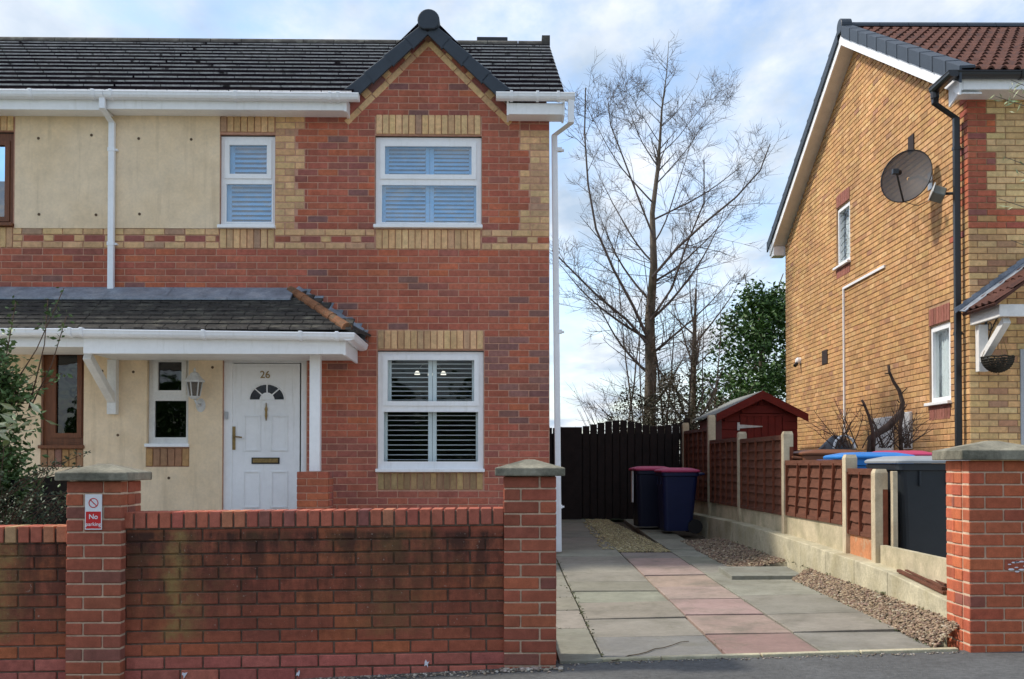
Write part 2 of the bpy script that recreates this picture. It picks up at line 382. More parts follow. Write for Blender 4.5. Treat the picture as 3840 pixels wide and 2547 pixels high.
RQ = [(3, (.50, .15, .085)), (2, (.42, .125, .08)), (1, (.56, .155, .07)), (.7, (.32, .12, .10))]
WALLP = [(4, (.36, .105, .058)), (2, (.31, .09, .053)), (2, (.40, .122, .056))]
WALLLOW = [(3, (.45, .135, .10)), (2, (.41, .12, .092)), (1, (.48, .148, .105))]
COPE = [(5, (.46, .142, .088)), (2, (.40, .12, .08)), (1, (.50, .195, .11)), (.6, (.30, .11, .085)), (.12, (.50, .30, .155))]
PIERP = [(5, (.35, .106, .062)), (2, (.305, .093, .058)), (1.5, (.395, .122, .062)), (.8, (.25, .095, .07))]
def lift(p, k=1.55, ds=.20, gm=(1, 1.02, .95)):
    return [(w_, tuple((q*(1-ds)+ds*(.3*c[0]+.6*c[1]+.1*c[2]))*k*g_ for q, g_ in zip(c, gm))) for w_, c in p]

BUFF, RBUFF = lift(BUFF, 1.45, .14, (1.0, .94, 1.0)), lift(RBUFF, 1.18, .18, (1.03, .955, .88))
H_, J_ = .065, .010
def row(owner, a, b, z, off, pal, vf, d=.03, L=.225, side=False, h=.075, parent=None, u0=0.0):
    """bricks of one course between a and b along the wall; vf = face depth coordinate"""
    k = math.floor((a-u0-off)/L); p = u0+off+k*L
    while p < b-.012:
        q0, q1 = max(p+J_/2, a+J_/2), min(p+L-J_/2, b-J_/2)
        if q1-q0 > .022:
            c = pick(pal) if not callable(pal) else pal((q0+q1)/2, z)
            if side: brick(owner, (vf+d/2, (q0+q1)/2, z+h/2), (d, q1-q0, h-J_), c, parent=parent)
            else: brick(owner, ((q0+q1)/2, vf+d/2, z+h/2), (q1-q0, d, h-J_), c, parent=parent)
        p += L
def minus(seg, holes):
    out = [seg]
    for h0, h1 in holes:
        n = []
        for p, q in out:
            if h1 <= p or h0 >= q: n.append((p, q)); continue
            if h0 > p+.01: n.append((p, h0))
            if h1 < q-.01: n.append((h1, q))
        out = n
    return out
def soldiers(owner, a, b, z0, z1, n, pal, vf, d=.03, side=False, proud=0):
    s = (b-a)/n
    for i in range(n):
        c = a+(i+.5)*s; cc = pick(pal)
        if side: brick(owner, (vf-proud+d/2, c, (z0+z1)/2), (d, s-.009, z1-z0-.006), cc)
        else: brick(owner, (c, vf-proud+d/2, (z0+z1)/2), (s-.009, d, z1-z0-.006), cc)

# ================================================================ ground
def pav(x): return .045*x if x < 0 else .022*x
def zpave(x, y): return pav(x)-.02*(6.5-y)
def zdrive(x, y):
    t = max(0, y-6.5); return pav(x)*max(0, 1-t/6)+.034*min(t, 5.6)+.028*max(0, t-5.6)+.005
def sheet(name, x0, x1, y0, y1, nx, ny, fz, m, label, cat):
    b = MB(); vs = []
    for j in range(ny+1):
        for i in range(nx+1):
            x = x0+(x1-x0)*i/nx; y = y0+(y1-y0)*j/ny; vs.append((x, y, fz(x, y)))
    b.add(vs, [(j*(nx+1)+i, j*(nx+1)+i+1, (j+1)*(nx+1)+i+1, (j+1)*(nx+1)+i) for j in range(ny) for i in range(nx)])
    return tag(b.build(name, m), label, cat, kind='structure')
sheet('ground', -400, 400, -400, 400, 2, 2, lambda x, y: -.40, M_GRASS, 'wide ground around the houses', 'ground')
sheet('pavement', -14, 14, 2.6, 6.66, 56, 16, zpave, M_ASPH, 'dark tarmac footway in front of the brick wall', 'pavement')
sheet('road', -60, 60, -6, 2.6, 2, 2, lambda x, y: -.32, mat('road_tarmac', (.17, .17, .165), .95, .2, 9, .4, 60), 'tarmac road behind the viewer', 'road')  # unseen road, tarmac lightened to bounce light onto the facade
sheet('front_garden', -9, .19, 6.66, 12.3, 4, 4, lambda x, y: .10, M_PAVE, 'paved front garden behind the street wall', 'garden')
sheet('side_garden', 2.88, 30, 7.1, 17.2, 4, 4, lambda x, y: .30, M_PAVE, 'paved side garden behind the lap fence', 'garden')
sheet('garden_verge', 3.0, 30, 6.62, 7.12, 12, 2, lambda x, y: zpave(min(x, 8), 6.62)-.004+max(0, (y-6.62)/.5)*(.302-zpave(min(x, 8), 6.62)), M_PAVE, 'paved slope up to the side garden beyond the pier', 'garden')
sheet('back_garden', -12, 60, 17.2, 70, 4, 4, lambda x, y: .33, M_GRASS, 'back gardens beyond the gate', 'garden')

drv = thing('driveway', 'slab driveway with a central pink strip rising to the gate', 'driveway', (0, 0, 0), kind='structure')
b = MB(); vs = []
for j in range(23):
    for i in range(7):
        x = .2+2.6*i/6; y = 6.62+10.6*j/22; vs.append((x, y, zdrive(x, y)-.055))
b.add(vs, [(j*7+i, j*7+i+1, (j+1)*7+i+1, (j+1)*7+i) for j in range(22) for i in range(6)])
b.build('bedding', M_SOIL, drv)
GREY = [(4, (.255, .238, .188)), (2, (.275, .256, .20)), (1.5, (.235, .22, .173)), (.5, (.245, .235, .178))]
PINK = [(3, (.36, .258, .213)), (2, (.335, .243, .20))]
def slab(x0, x1, y0, y1, colr, lift=0, skew=-.022, tilt=(0, 0), gap=.007):
    def P(x, y): xx = x+skew*(y-6.6); return xx
    pts = [(x0+gap, y0+gap), (x1-gap, y0+gap), (x1-gap, y1-gap), (x0+gap, y1-gap)]
    b = MB(); top = []; dz = rnd(-.004, .006)+lift; tx, ty = rnd(-.009, .009)+tilt[0], rnd(-.009, .009)+tilt[1]
    for (x, y) in pts:
        X = P(x, y); top.append(Vector((X, y, zdrive(X, y)+dz+tx*(x-(x0+x1)/2)+ty*(y-(y0+y1)/2))))
    b.loft([[q-Vector((0, 0, .05)) for q in top], top])
    o = b.build('slab', M_SLAB, drv, bevel=.004); o.color = (*colr, 1); return o
JIT[0] = .035
rowsL = [6.60, 7.30, 8.02, 8.75, 9.36, 9.97, 10.62, 11.28, 11.95, 12.6, 13.4, 14.2, 15.0, 15.8, 16.6, 17.1]
for a, c in zip(rowsL, rowsL[1:]): slab(.505, 1.262, a, c, pick(GREY) if a > 7 else (.20, .193, .175))
rowsP = [6.62, 7.33, 8.10, 8.86, 9.60, 10.34, 11.1, 11.75, 12.35]
for i, (a, c) in enumerate(zip(rowsP, rowsP[1:])):
    k = pick(PINK)
    if i == 0: k = (.26, .17, .145)
    if i == 7: k = (.26, .22, .19)
    slab(1.262, 1.86, a, c, k)
rowsR = [6.66, 7.34, 8.06, 9.0, 9.75, 10.5, 11.2, 11.9, 12.6, 13.3, 14.0, 14.8, 15.6, 16.4, 17.1]
for a, c in zip(rowsR, rowsR[1:]): slab(1.86, 2.60 if a < 10.4 else 2.28, a, c, pick(GREY) if a > 7 else (.245, .23, .195))
slab(2.02, 2.70, 9.98, 10.60, (.235, .235, .195), lift=.035, tilt=(0, .02))
for a, c in zip([6.52, 7.62, 8.35, 9.0, 9.65, 10.4, 11.3], [7.62, 8.35, 9.0, 9.65, 10.4, 11.3, 12.2]):
    slab(.23, .505, a, c, pick(GREY), lift=.012 if a < 6.6 else .004)
slab(.38, .505, 12.2, 17.1, pick(GREY))
JIT[0] = .08
def onslab(x, y):
    p = G0.z(x, y, .03)
    for _ in range(4): p = G0.z(x, y, zdrive(p.x, p.y)+.0055)
    return p
# broken first slab: crack modelled as a narrow gap strip of soil lying in it
b = MB()
for k in range(9):
    p0, p1 = (onslab(2295+q*32, 2478-q*8.4+3*math.sin(q*2.2)) for q in (k, k+1)); wd = .005*(1-k/11)
    b.beam(p0, p1, wd*2, .004)
b.build('crack', M_SOIL, drv)
# concrete edging between footway and drive
for k in range(4):
    x0, x1 = .25+k*.61, .25+(k+1)*.61-.008
    b = MB(); b.loft([[Vector((x, y, zpave(x, y)+z)) for x, y in ((x0, 6.545+.03*x0), (x1, 6.545+.03*x1), (x1, 6.595+.03*x1), (x0, 6.595+.03*x0))] for z in (-.05, .018)])
    b.build('edging', M_KERB, drv, bevel=.005)

# gravel: uncountable pebbles
ICO = [(-1, 1.618, 0), (1, 1.618, 0), (-1, -1.618, 0), (1, -1.618, 0), (0, -1, 1.618), (0, 1, 1.618), (0, -1, -1.618), (0, 1, -1.618), (1.618, 0, -1), (1.618, 0, 1), (-1.618, 0, -1), (-1.618, 0, 1)]
ICF = [(0, 11, 5), (0, 5, 1), (0, 1, 7), (0, 7, 10), (0, 10, 11), (1, 5, 9), (5, 11, 4), (11, 10, 2), (10, 7, 6), (7, 1, 8), (3, 9, 4), (3, 4, 2), (3, 2, 6), (3, 6, 8), (3, 8, 9), (4, 9, 5), (2, 4, 11), (6, 2, 10), (8, 6, 7), (9, 8, 1)]
def pebbles(name, pts, sizes, label, cat, pal, mname):
    n = len(pts); T = np.array(ICO)/1.9; V = []; K = []
    for p, s in zip(pts, sizes):
        a = rng.uniform(0, 6.28); c, q = math.cos(a), math.sin(a); t = T*np.array([s*rng.uniform(.8, 1.4), s*rng.uniform(.7, 1.1), s*rng.uniform(.45, .8)])*rng.uniform(.8, 1.2, (12, 1))
        t = np.stack([t[:, 0]*c-t[:, 1]*q, t[:, 0]*q+t[:, 1]*c, t[:, 2]], 1)+np.array(p); V.append(t); K += [(*pick(pal), 1)]*12
    V = np.concatenate(V); Fc = (np.array(ICF)[None]+(np.arange(n)*12)[:, None, None]).reshape(-1, 3)
    me = bpy.data.meshes.new(name); me.from_pydata(V.tolist(), [], Fc.tolist())
    a = me.color_attributes.new('Col', 'FLOAT_COLOR', 'POINT'); a.data.foreach_set('color', np.array(K, dtype=np.float32).ravel())
    me.materials.append(mat(mname, src='attr', rough=.85, var=.15, scale=40, bump=.2, bscale=200)); me.update()
    o = bpy.data.objects.new(name, me); link_obj(o); return tag(o, label, cat, kind='stuff')
GRAV = [(4, (.33, .25, .18)), (3, (.40, .32, .235)), (2, (.25, .175, .13)), (2, (.28, .20, .165)), (.8, (.47, .42, .34)), (1.4, (.16, .125, .10))]
GRAVY = [(4, (.46, .38, .20)), (3, (.38, .31, .17)), (2, (.30, .25, .15)), (1, (.55, .48, .30))]
def kerb_x(y): return 2.95-.03*y
def kerb_foot(y): return .225+.008*(y-7)
P_, S_ = [], []
def strip(n, y0, y1, xa, xb, slope):
    for _ in range(n):
        y = rnd(y0, y1); a, c = xa(y), xb(y); f = random.random(); x = a+(c-a)*f
        z0 = zdrive(a, y)-.005; z1 = kerb_foot(y)-.01 if slope else zdrive(c, y)-.005
        P_.append((x, y, z0+(z1-z0)*f+rnd(0, .018))); S_.append(random.triangular(.004, .017, .008))
edge = lambda y: 2.57-.022*(y-6.6)
strip(5600, 6.72, 9.95, edge, kerb_x, True)
strip(4200, 10.65, 13.6, lambda y: 2.17-.022*(y-6.6)+max(0, (12.2-y))*.02, kerb_x, True)
pebbles('gravel', P_, S_, 'brown gravel strip between the slabs and the concrete kerb', 'gravel', [(w_, (c_[0]*.92, c_[1]*.88, c_[2]*.80)) for w_, c_ in GRAV], 'pebble')
P_, S_ = [], []
strip(6500, 12.36, 17.0, lambda y: 1.255-.022*(y-6.6), lambda y: 1.84-.022*(y-6.6)-.10*max(0, y-13)*.6, False)
for _ in range(260): P_.append((rnd(.95, 1.2)-.0, rnd(12.6, 16.5), 0)); P_[-1] = (P_[-1][0], P_[-1][1], zdrive(P_[-1][0], P_[-1][1])+.01); S_.append(rnd(.009, .018))
pebbles('yellow_gravel', P_, S_, 'yellowish gravel strip running from the pink slabs to the gate', 'gravel', GRAVY, 'pebble')
P_, S_ = [], []
for _ in range(420):
    x = random.triangular(-2.2, .35, .15); y = 6.40+abs(random.gauss(0, .05))*-1+.005*x
    P_.append((x, y, zpave(x, y)+.004)); S_.append(rnd(.004, .011))
for _ in range(40):
    x = rnd(-.15, .25); y = rnd(6.33, 6.41); P_.append((x, y, zpave(x, y)+.006)); S_.append(rnd(.009, .019))
for _ in range(240):
    x = rnd(.25, 2.7); y = 6.50+.03*x+random.gauss(0, .025); P_.append((x, y, zpave(x, y)+.004)); S_.append(rnd(.003, .008))
pebbles('litter', P_, S_, 'grit and small stones gathered along the foot of the street wall', 'grit', [(3, (.30, .25, .2)), (2, (.15, .12, .09)), (1, (.5, .45, .38))], 'pebble')

# ================================================================ houses (shared facade frame)
HF = Frame((.331, 12.1, 0), .014)
hu = lambda x, y=1000, v=0: HF.v(x, y, v).x
hz = lambda y, x=1500, v=0: HF.v(x, y, v).z
house = thing('semi_detached_house', 'red brick house with white windows, grey trimmed gable and door number 26', 'house', HF.o, HF.yaw)
SPLIT = hu(428, 700)
HL = Frame(HF.world((SPLIT, 0, 0)), HF.yaw)
lhouse = thing('neighbouring_house', 'cream rendered house with brown window frames joined to number 26', 'house', HL.o, HL.yaw)
LU = -3.2                                    # left house runs to here (its own u)
ZB = hz(936); ROWS = lambda k: ZB+k*.075
EAVE_V, EAVE_Z, RIDGE_V, RIDGE_Z = -.29, 5.27, 4.0, 7.50
SLOPE = (RIDGE_Z-EAVE_Z)/(RIDGE_V-EAVE_V); WALLTOP = 5.14
def R4(x0, x1, y0, y1, v=0): return (hu(x0, (y0+y1)/2, v), hu(x1, (y0+y1)/2, v), hz(y1, (x0+x1)/2, v), hz(y0, (x0+x1)/2, v))
W_UP = R4(1406, 1806, 508, 857); W_SM = R4(824, 1031, 504, 858); W_LO = R4(1414, 1814, 1314, 1770)
W_PS = R4(551, 709, 1290, 1676); DOOR = (hu(836, 1500), hu(1149, 1500), .2, 2.42)
GA = Vector((hu(1607, 112), 0, hz(112, 1607))); GH = WALLTOP
# ---- main house shell: masonry with real openings
sh = MB()
frame_boxes(sh, (SPLIT, 0, 0, WALLTOP+.02), [W_UP, W_SM, W_LO, W_PS, DOOR], .005, .27)
sh.prism([(GA.x-1.02, WALLTOP+.02), (GA.x+1.02, WALLTOP+.02), (GA.x, GA.z)], 1, .005, .27)
sh.build('wall', M_MORT_MAIN, house)
def gable_brick(t, c, pos, noise, ramp, mixc):
    br = N(t, 'ShaderNodeTexBrick'); mpb = N(t, 'ShaderNodeMapping'); mpb.inputs['Rotation'].default_value = (math.radians(90), 0, math.radians(90))
    sp = N(t, 'ShaderNodeSeparateXYZ'); link(t, pos, sp.inputs[0]); cb = N(t, 'ShaderNodeCombineXYZ'); link(t, sp.outputs[1], cb.inputs[0]); link(t, sp.outputs[2], cb.inputs[1])
    link(t, cb.outputs[0], br.inputs['Vector']); br.inputs['Scale'].default_value = 1; br.inputs['Brick Width'].default_value = .225; br.inputs['Row Height'].default_value = .075
    br.inputs['Mortar Size'].default_value = .005; br.inputs['Color1'].default_value = (.235, .07, .045, 1); br.inputs['Color2'].default_value = (.16, .06, .05, 1); br.inputs['Mortar'].default_value = (.36, .175, .115, 1)
    return br.outputs['Color']
M_GABLE = mat('plain_gable_brick', (.2, .07, .05), .9, .1, 9, .3, 60, extra=gable_brick)
sh = MB()
sh.prism([(.272, .0), (8.1, .0), (8.1, WALLTOP), (4.0, WALLTOP+2.13), (.272, WALLTOP+.13)], 0, -.25, -.002)
sh.box((SPLIT, 7.85, 0), (-.252, 8.1, WALLTOP))
sh.build('side_wall', M_GABLE, house)
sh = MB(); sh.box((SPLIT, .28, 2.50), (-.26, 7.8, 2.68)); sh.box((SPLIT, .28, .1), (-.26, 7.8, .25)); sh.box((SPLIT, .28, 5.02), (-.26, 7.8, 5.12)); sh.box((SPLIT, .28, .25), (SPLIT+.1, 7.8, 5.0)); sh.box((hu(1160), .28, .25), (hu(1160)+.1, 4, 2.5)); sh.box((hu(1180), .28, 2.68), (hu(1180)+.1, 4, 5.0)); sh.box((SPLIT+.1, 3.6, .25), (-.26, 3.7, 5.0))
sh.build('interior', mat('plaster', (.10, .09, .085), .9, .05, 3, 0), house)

# ---- facing bricks of number 26
def zone_pal(u, z):
    r = random.random()
    if u > -.75 and 1.9 < z < 2.6 and r < .5: return pick([(1, (.31, .15, .125)), (1, (.37, .15, .11))])
    if u < -2.0 and z > 3.7 and r < .55: return pick(PURP)
    if z < 1.5: return pick([(3, (.41, .13, .092)), (2, (.46, .145, .092)), (1, (.34, .12, .092))])
    return pick(RED)
uqL0 = hu(1032, 700); uqLs, uqLl = hu(1105, 700), hu(1142, 700); uqRs, uqRl = hu(1988, 700), hu(1950, 700)
pw = hu(1149, 1500)+.006
for k in range(-46, 21):
    z = ROWS(k); off = .1125 if k % 2 else 0
    if k < 0:
        a = SPLIT if z > hz(1084)-.3 else pw
        hol = []
        if ROWS(-13)-.29 - .0 < z+.04 and False: pass
        zl0, zl1 = hz(1838), hz(1238)
        if zl0 < z+.0375 < zl1: hol.append((W_LO[0]-.004, W_LO[1]+.004))
        for p, q in minus((a, 0), hol): row(house, p, q, z, off, zone_pal, 0, u0=-.005)
    elif k <= 2:
        hol = [(W_SM[0], W_SM[1]), (W_UP[0], W_UP[1])]
        for p, q in minus((SPLIT, 0), hol):
            if k == 1:
                t = p+.005; i = 0; red = (p > SPLIT+.1)
                while t < q-.02:
                    Lr = (.215 if red else .105); 
                    if i == 0 and red: Lr = .165
                    e = min(t+Lr, q-.005)
                    if e-t > .03: brick(house, ((t+e)/2, (.001 if red else -.006)+.015, z+.0375), (e-t, .03, .062), pick(PURP if red else BUFF))
                    t = e+.009; red = not red; i += 1
            else: row(house, p, q, z, .1125 if k == 0 else .1125, BUFF, -.006, u0=p)
    else:
        g = (k-3)//3 % 2
        long_l, long_r = g == 1, g == 0
        if k >= 18: long_r = False if k == 20 else True; long_l = True
        el = uqLl if long_l else uqLs; er = uqRl if long_r else uqRs
        top = k >= 19.6
        if z+.04 < hz(439): row(house, W_SM[1], el, z, (.1125 if k % 2 else 0), BUFF, 0, u0=W_SM[1])
        else: row(house, W_SM[0], el, z, off, RED, 0)
        hol = [(W_UP[0], W_UP[1])] if z+.04 < hz(430) else []
        for p, q in minus((el, er), hol): row(house, p, q, z, off, zone_pal, 0, u0=-.005)
        if k < 18: row(house, er, 0, z, (.1125 if k % 2 else 0), BUFF, 0, u0=er)
        else: row(house, er, 0, z, off, PURP, 0)
# gable triangle
for k in range(20, 36):
    z = ROWS(k)
    if z+.075 < WALLTOP-.2: continue
    hw = (GA.z-.10-z-.04)
    if hw < .04 or k == 20: continue
    hw = min(hw, .93)
    row(house, GA.x-hw, GA.x+hw, z, .1125 if k % 2 else 0, RED, 0, u0=-.005)
# rake bands: buff stretchers, then dark stretchers with buff headers outside
for s in (-1, 1):
    d = Vector((s*.7071, 0, -.7071)); nrm = Vector((s*.7071, 0, .7071)); A = Vector((hu(1607, 300), 0, hz(150, 1607)))
    ry = math.radians(45)*s
    for i in range(6):
        t = .02+.2165*i+.108
        if t > 1.32: break
        c = A+d*t-nrm*.02
        brick(house, (c.x, -.004+.02, c.z), (.2085, .045, .066), pick(BUFF), ry=ry, jit=.003)
    t = -.02; seq = [('r', .215), ('b', .10), ('r', .215), ('b', .10), ('r', .215), ('b', .10), ('r', .2)]
    for kd, L in seq:
        c = A+d*(t+L/2+.05)+nrm*.062
        brick(house, (c.x, (.001 if kd == 'r' else -.012)+.0225, c.z), (L-.008, .045, .085), pick(PURP if kd == 'r' else BUFF), ry=ry, jit=.003)
        t += L
# soldier courses
soldiers(house, W_UP[0]+.01, W_UP[1]-.01, hz(504), hz(431), 16, BUFF, 0, proud=.012)
soldiers(house, W_UP[0]+.01, W_UP[1]-.01, ZB+.004, hz(861), 16, BUFF, 0, proud=.01)
soldiers(house, W_SM[0]+.004, W_SM[1]-.004, hz(500), hz(437), 8, BUFF, 0, proud=.012)
soldiers(house, W_SM[0]+.004, W_SM[1]-.004, ZB+.004, hz(861), 8, BUFF, 0, proud=.01)
soldiers(house, W_LO[0]+.005, W_LO[1]-.005, hz(1310), hz(1239), 16, BUFF, 0, proud=.012)
soldiers(house, W_LO[0]+.008, W_LO[1]-.008, hz(1837), hz(1773), 16, [(3, (.40, .27, .13)), (2, (.34, .22, .12)), (1, (.46, .31, .14))], 0, proud=.008)
SB = [(2, (.36, .20, .11)), (2, (.43, .25, .11)), (1, (.27, .14, .10))]
soldiers(house, hu(548, 1700), hu(711, 1700), hz(1749, 600), hz(1681, 600), 6, SB, -.012, proud=.004)
emit_bricks(house)

# ---- windows
def window(par, fr, rect, glasses, mfr, v=.05, sill=True, slats=None, glass=M_GLASS, stile=None, name='window', sash=(0,), dep=.07, slat_t=0.0, side=False, sillm=None, blind=True):
    x0, x1, z0, z1 = rect
    o = frame_boxes(MB(), (x0+.004, x1-.004, z0+.03, z1-.004), [tuple(g) for g in glasses], v, v+dep)
    for i in sash:
        g = glasses[i]; m = .052
        frame_boxes(o, (g[0]-m, g[1]+m, g[2]-m, g[3]+m), [g], v-.014, v-.0005)
    for i, g in enumerate(glasses):
        if i not in sash: frame_boxes(o, (g[0]-.016, g[1]+.016, g[2]-.016, g[3]+.016), [g], v-.006, v-.0005)
    wn = o.build(name, mfr, par)
    if sill: MB().box((x0-.012, v-.11, z0-.002), (x1+.012, v+.02, z0+.036)).build('sill', sillm or mfr, wn, bevel=.006)
    MB().box((x0-.001, v-.004, z1-.012), (x1+.001, v+.03, z1+.004)).build('head_seal', M_BLACKP, wn)
    for g in glasses: MB().box((g[0]-.01, v+.022, g[2]-.01), (g[1]+.01, v+.028, g[3]+.01)).build('pane', glass, wn)
    if slats:
        vs_ = v+dep+.05
        for g, n in zip(glasses, slats):
            st = MB(); e = .03
            st.box((g[0]-.06, vs_-.012, g[2]-.05), (g[0]+e, vs_+.016, g[3]+.05)); st.box((g[1]-e, vs_-.012, g[2]-.05), (g[1]+.06, vs_+.016, g[3]+.05))
            if stile: st.box((stile[0], vs_-.013, g[2]-.05), ((stile[0]+stile[1])/2-.002, vs_+.016, g[3]+.05)); st.box(((stile[0]+stile[1])/2+.002, vs_-.013, g[2]-.05), (stile[1], vs_+.016, g[3]+.05))
            st.build('shutter_stile', M_SLAT, wn, bevel=.003)
            p = (g[3]-g[2])/n; me = None
            for k in range(n+1):
                z = g[2]+(k+.35)*p
                if z > g[3]+.02: break
                for (a, c) in ([(g[0]+e+.003, stile[0]-.003), (stile[1]+.003, g[1]-e-.003)] if stile else [(g[0]+e+.003, g[1]-e-.003)]):
                    s_ = MB(); s_.loft([[Vector((x, math.cos(t)*.029, math.sin(t)*.005)) for t in [q*math.pi/4 for q in range(8)]] for x in (a, c)])
                    so_ = s_.build('shutter_slat', M_SLAT, wn); so_.location = (0, vs_, z); so_.rotation_euler = (slat_t, 0, 0)
    return wn
g_up = [R4(1442, 1768, 545, 651), R4(1430, 1786, 691, 831)]
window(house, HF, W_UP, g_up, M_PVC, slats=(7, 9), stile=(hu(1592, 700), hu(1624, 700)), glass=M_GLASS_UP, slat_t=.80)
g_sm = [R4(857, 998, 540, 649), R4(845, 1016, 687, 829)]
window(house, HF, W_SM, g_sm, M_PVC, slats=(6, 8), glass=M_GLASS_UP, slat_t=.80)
g_lo = [R4(1452, 1778, 1349, 1504), R4(1437, 1793, 1544, 1731)]
window(house, HF, W_LO, g_lo, M_PVC, slats=(9, 10), stile=(hu(1602, 1500), hu(1634, 1500)), slat_t=-.04)
g_ps = [R4(587, 676, 1356, 1463), R4(574, 693, 1502, 1640)]
M_FROST = glass_mat('dark_glass', (.16, .22, .27), .03, 1.55)
window(house, HF, W_PS, g_ps, M_PVC_DULL, glass=M_FROST, v=.06, sillm=M_PVC)
# ---- render panels
def reveal(par, r, m):
    frame_boxes(MB(), (r[0]-.0015, r[1]+.0015, r[2]-.0015, r[3]+.0015), [(r[0]+.003, r[1]-.003, r[2]+.003, r[3]-.003)], -.011, .055).build('reveal', m, par)
reveal(house, W_PS, M_RENDER)
rp = MB(); z857 = hz(857, 600)
frame_boxes(rp, (SPLIT, W_SM[0], z857, WALLTOP), [], -.010, .009)
rb = MB(); frame_boxes(rb, (SPLIT, hu(836, 1500)-.004, .12, hz(1098, 600)), [W_PS, (hu(548, 1700), hu(711, 1700), hz(1751, 600), hz(1677, 600))], -.012, .009)
rp.build('render_panel', M_RENDER, house); rb.build('render_panel', M_RENDER, house)
M_PLUG = mat('rust_plug', (.12, .075, .045), .9, .3, 40, .3, 90)
def plug(par, fr, x, y, v=-.012):
    p = fr.v(x, y, v); b = MB(); b.tube([(0, -.003, 0), (0, .01, 0)], .016, 8); b.build('wall_plug', M_PLUG, par, loc=(p.x, p.y, p.z))
for x, y in ((520, 520), (717, 523), (500, 1395), (383, 1392), (797, 1378), (382+60, 1632), (633, 1793), (523, 803)): plug(house, HF, x, y)
# ---- door
dv = .055
dr = MB(); frame_boxes(dr, DOOR, [(hu(868, 1500), hu(1127, 1500), .2, 2.34)], dv-.02, dv+.06); dr.build('door_frame', M_PVC, house, bevel=.004)
fz = lambda y: HF.v(1000, y, dv).z
fx = lambda x: HF.v(x, 1500, dv).x
leaf = MB(); cxd, czd = fx(1001), fz(1500); Ro, Ri_ = .195, .083
lx0, lx1 = fx(871), fx(1124)
# leaf built as a plate with a half-round fanlight opening
prev = None; seg = 18
frame_boxes(leaf, (lx0, lx1, .22, 2.33), [(cxd-Ro, cxd+Ro, czd, czd+Ro)], dv, dv+.045)
for i in range(seg):
    a0, a1 = math.pi*i/seg, math.pi*(i+1)/seg
    p0, p1 = (cxd+Ro*math.cos(a0), czd+Ro*.9*math.sin(a0)), (cxd+Ro*math.cos(a1), czd+Ro*.9*math.sin(a1))
    xx = cxd+Ro if a0+a1 < math.pi else cxd-Ro
    leaf.prism([p0, p1, (p1[0], czd+Ro), (p0[0], czd+Ro)][::-1], 1, dv, dv+.045)
hub = [(cxd+Ri_*math.cos(a), czd+Ri_*math.sin(a)) for a in [math.pi*k/12 for k in range(13)]]
leaf.prism(hub, 1, dv, dv+.045)
door = leaf.build('door', M_PVC, house)
fn = MB()
for a in (math.pi/4, math.pi/2, 3*math.pi/4): fn.beam((cxd+Ri_*math.cos(a), dv+.006, czd+Ri_*math.sin(a)), (cxd+Ro*math.cos(a), dv+.006, czd+Ro*.92*math.sin(a)), .012, .016, up=(0, 1, 0))
arc = [(cxd+(Ro+.004)*math.cos(a), dv-.002, czd+(Ro*.9+.004)*math.sin(a)) for a in [math.pi*k/16 for k in range(17)]]
fn.tube(arc, .009, 6); fn.tube([(cxd-Ro-.01, dv-.002, czd-.004), (cxd+Ro+.01, dv-.002, czd-.004)], .009, 6)
fn.build('fanlight_bars', M_PVC, door)
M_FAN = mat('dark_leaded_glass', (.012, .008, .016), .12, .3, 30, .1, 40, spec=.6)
for k in range(4):
    a0, a1 = math.pi*k/4+.03, math.pi*(k+1)/4-.03
    pts = [(cxd+Ri_*math.cos(a), czd+Ri_*math.sin(a)) for a in (a0, (a0+a1)/2, a1)]+[(cxd+Ro*math.cos(a), czd+Ro*.9*math.sin(a)) for a in (a1, (a0+a1)/2, a0)]
    MB().prism(pts, 1, dv+.015, dv+.03).build('pane', M_FAN, door)
def mould(x0, x1, y0, y1):
    q = (fx(x0), fx(x1), fz(y1), fz(y0)); b = MB()
    for ins, pr in ((0, .006), (.010, .014), (.020, .004)):
        frame_boxes(b, (q[0]+ins, q[1]-ins, q[2]+ins, q[3]-ins), [(q[0]+ins+.010, q[1]-ins-.010, q[2]+ins+.010, q[3]-ins-.010)], dv-pr, dv-.0003)
    b.build('panel_moulding', M_PVC, door, bevel=.002)
for q in ((914, 981, 1556, 1694), (1014, 1083, 1556, 1694), (912, 979, 1765, 1907), (1016, 1083, 1765, 1907)): mould(*q)
b = MB(); b.box((fx(903), dv-.005, fz(1378)), (fx(1097), dv-.0003, fz(1375))); b.box((fx(903), dv-.005, fz(1517)), (fx(1085), dv-.0003, fz(1514))); b.box((fx(903), dv-.005, fz(1517)), (fx(905), dv-.0003, fz(1378))); b.box((fx(1095), dv-.005, fz(1517)), (fx(1097), dv-.0003, fz(1378))); b.build('panel_moulding', M_PVC, door)
b = MB(); b.box((fx(945), dv-.012, fz(1740)), (fx(1050), dv-.0005, fz(1716))); b.build('letterbox', M_BLACKP, door, bevel=.003)
b = MB(); b.box((fx(950), dv-.018, fz(1735)), (fx(1045), dv-.0125, fz(1720))); b.build('letter_flap', M_BRASS, door, bevel=.002)
b = MB(); b.box((fx(873), dv-.012, fz(1687)), (fx(884), dv-.0005, fz(1600))); b.tube([(fx(878), dv-.012, fz(1637)), (fx(878), dv-.05, fz(1637)), (fx(912), dv-.055, fz(1641))], .009, 8); b.build('handle', M_BRASS, door)
b = MB(); b.loft([[Vector((cxd-.006+w_*math.cos(a), dv-.012+.012*math.sin(a), fz(y))) for a in [k*math.pi/3 for k in range(6)]] for y, w_ in ((1511, .003), (1525, .008), (1535, .018), (1545, .012), (1560, .015), (1578, .003))]); b.build('knocker', M_BRASS, door, smooth=True)
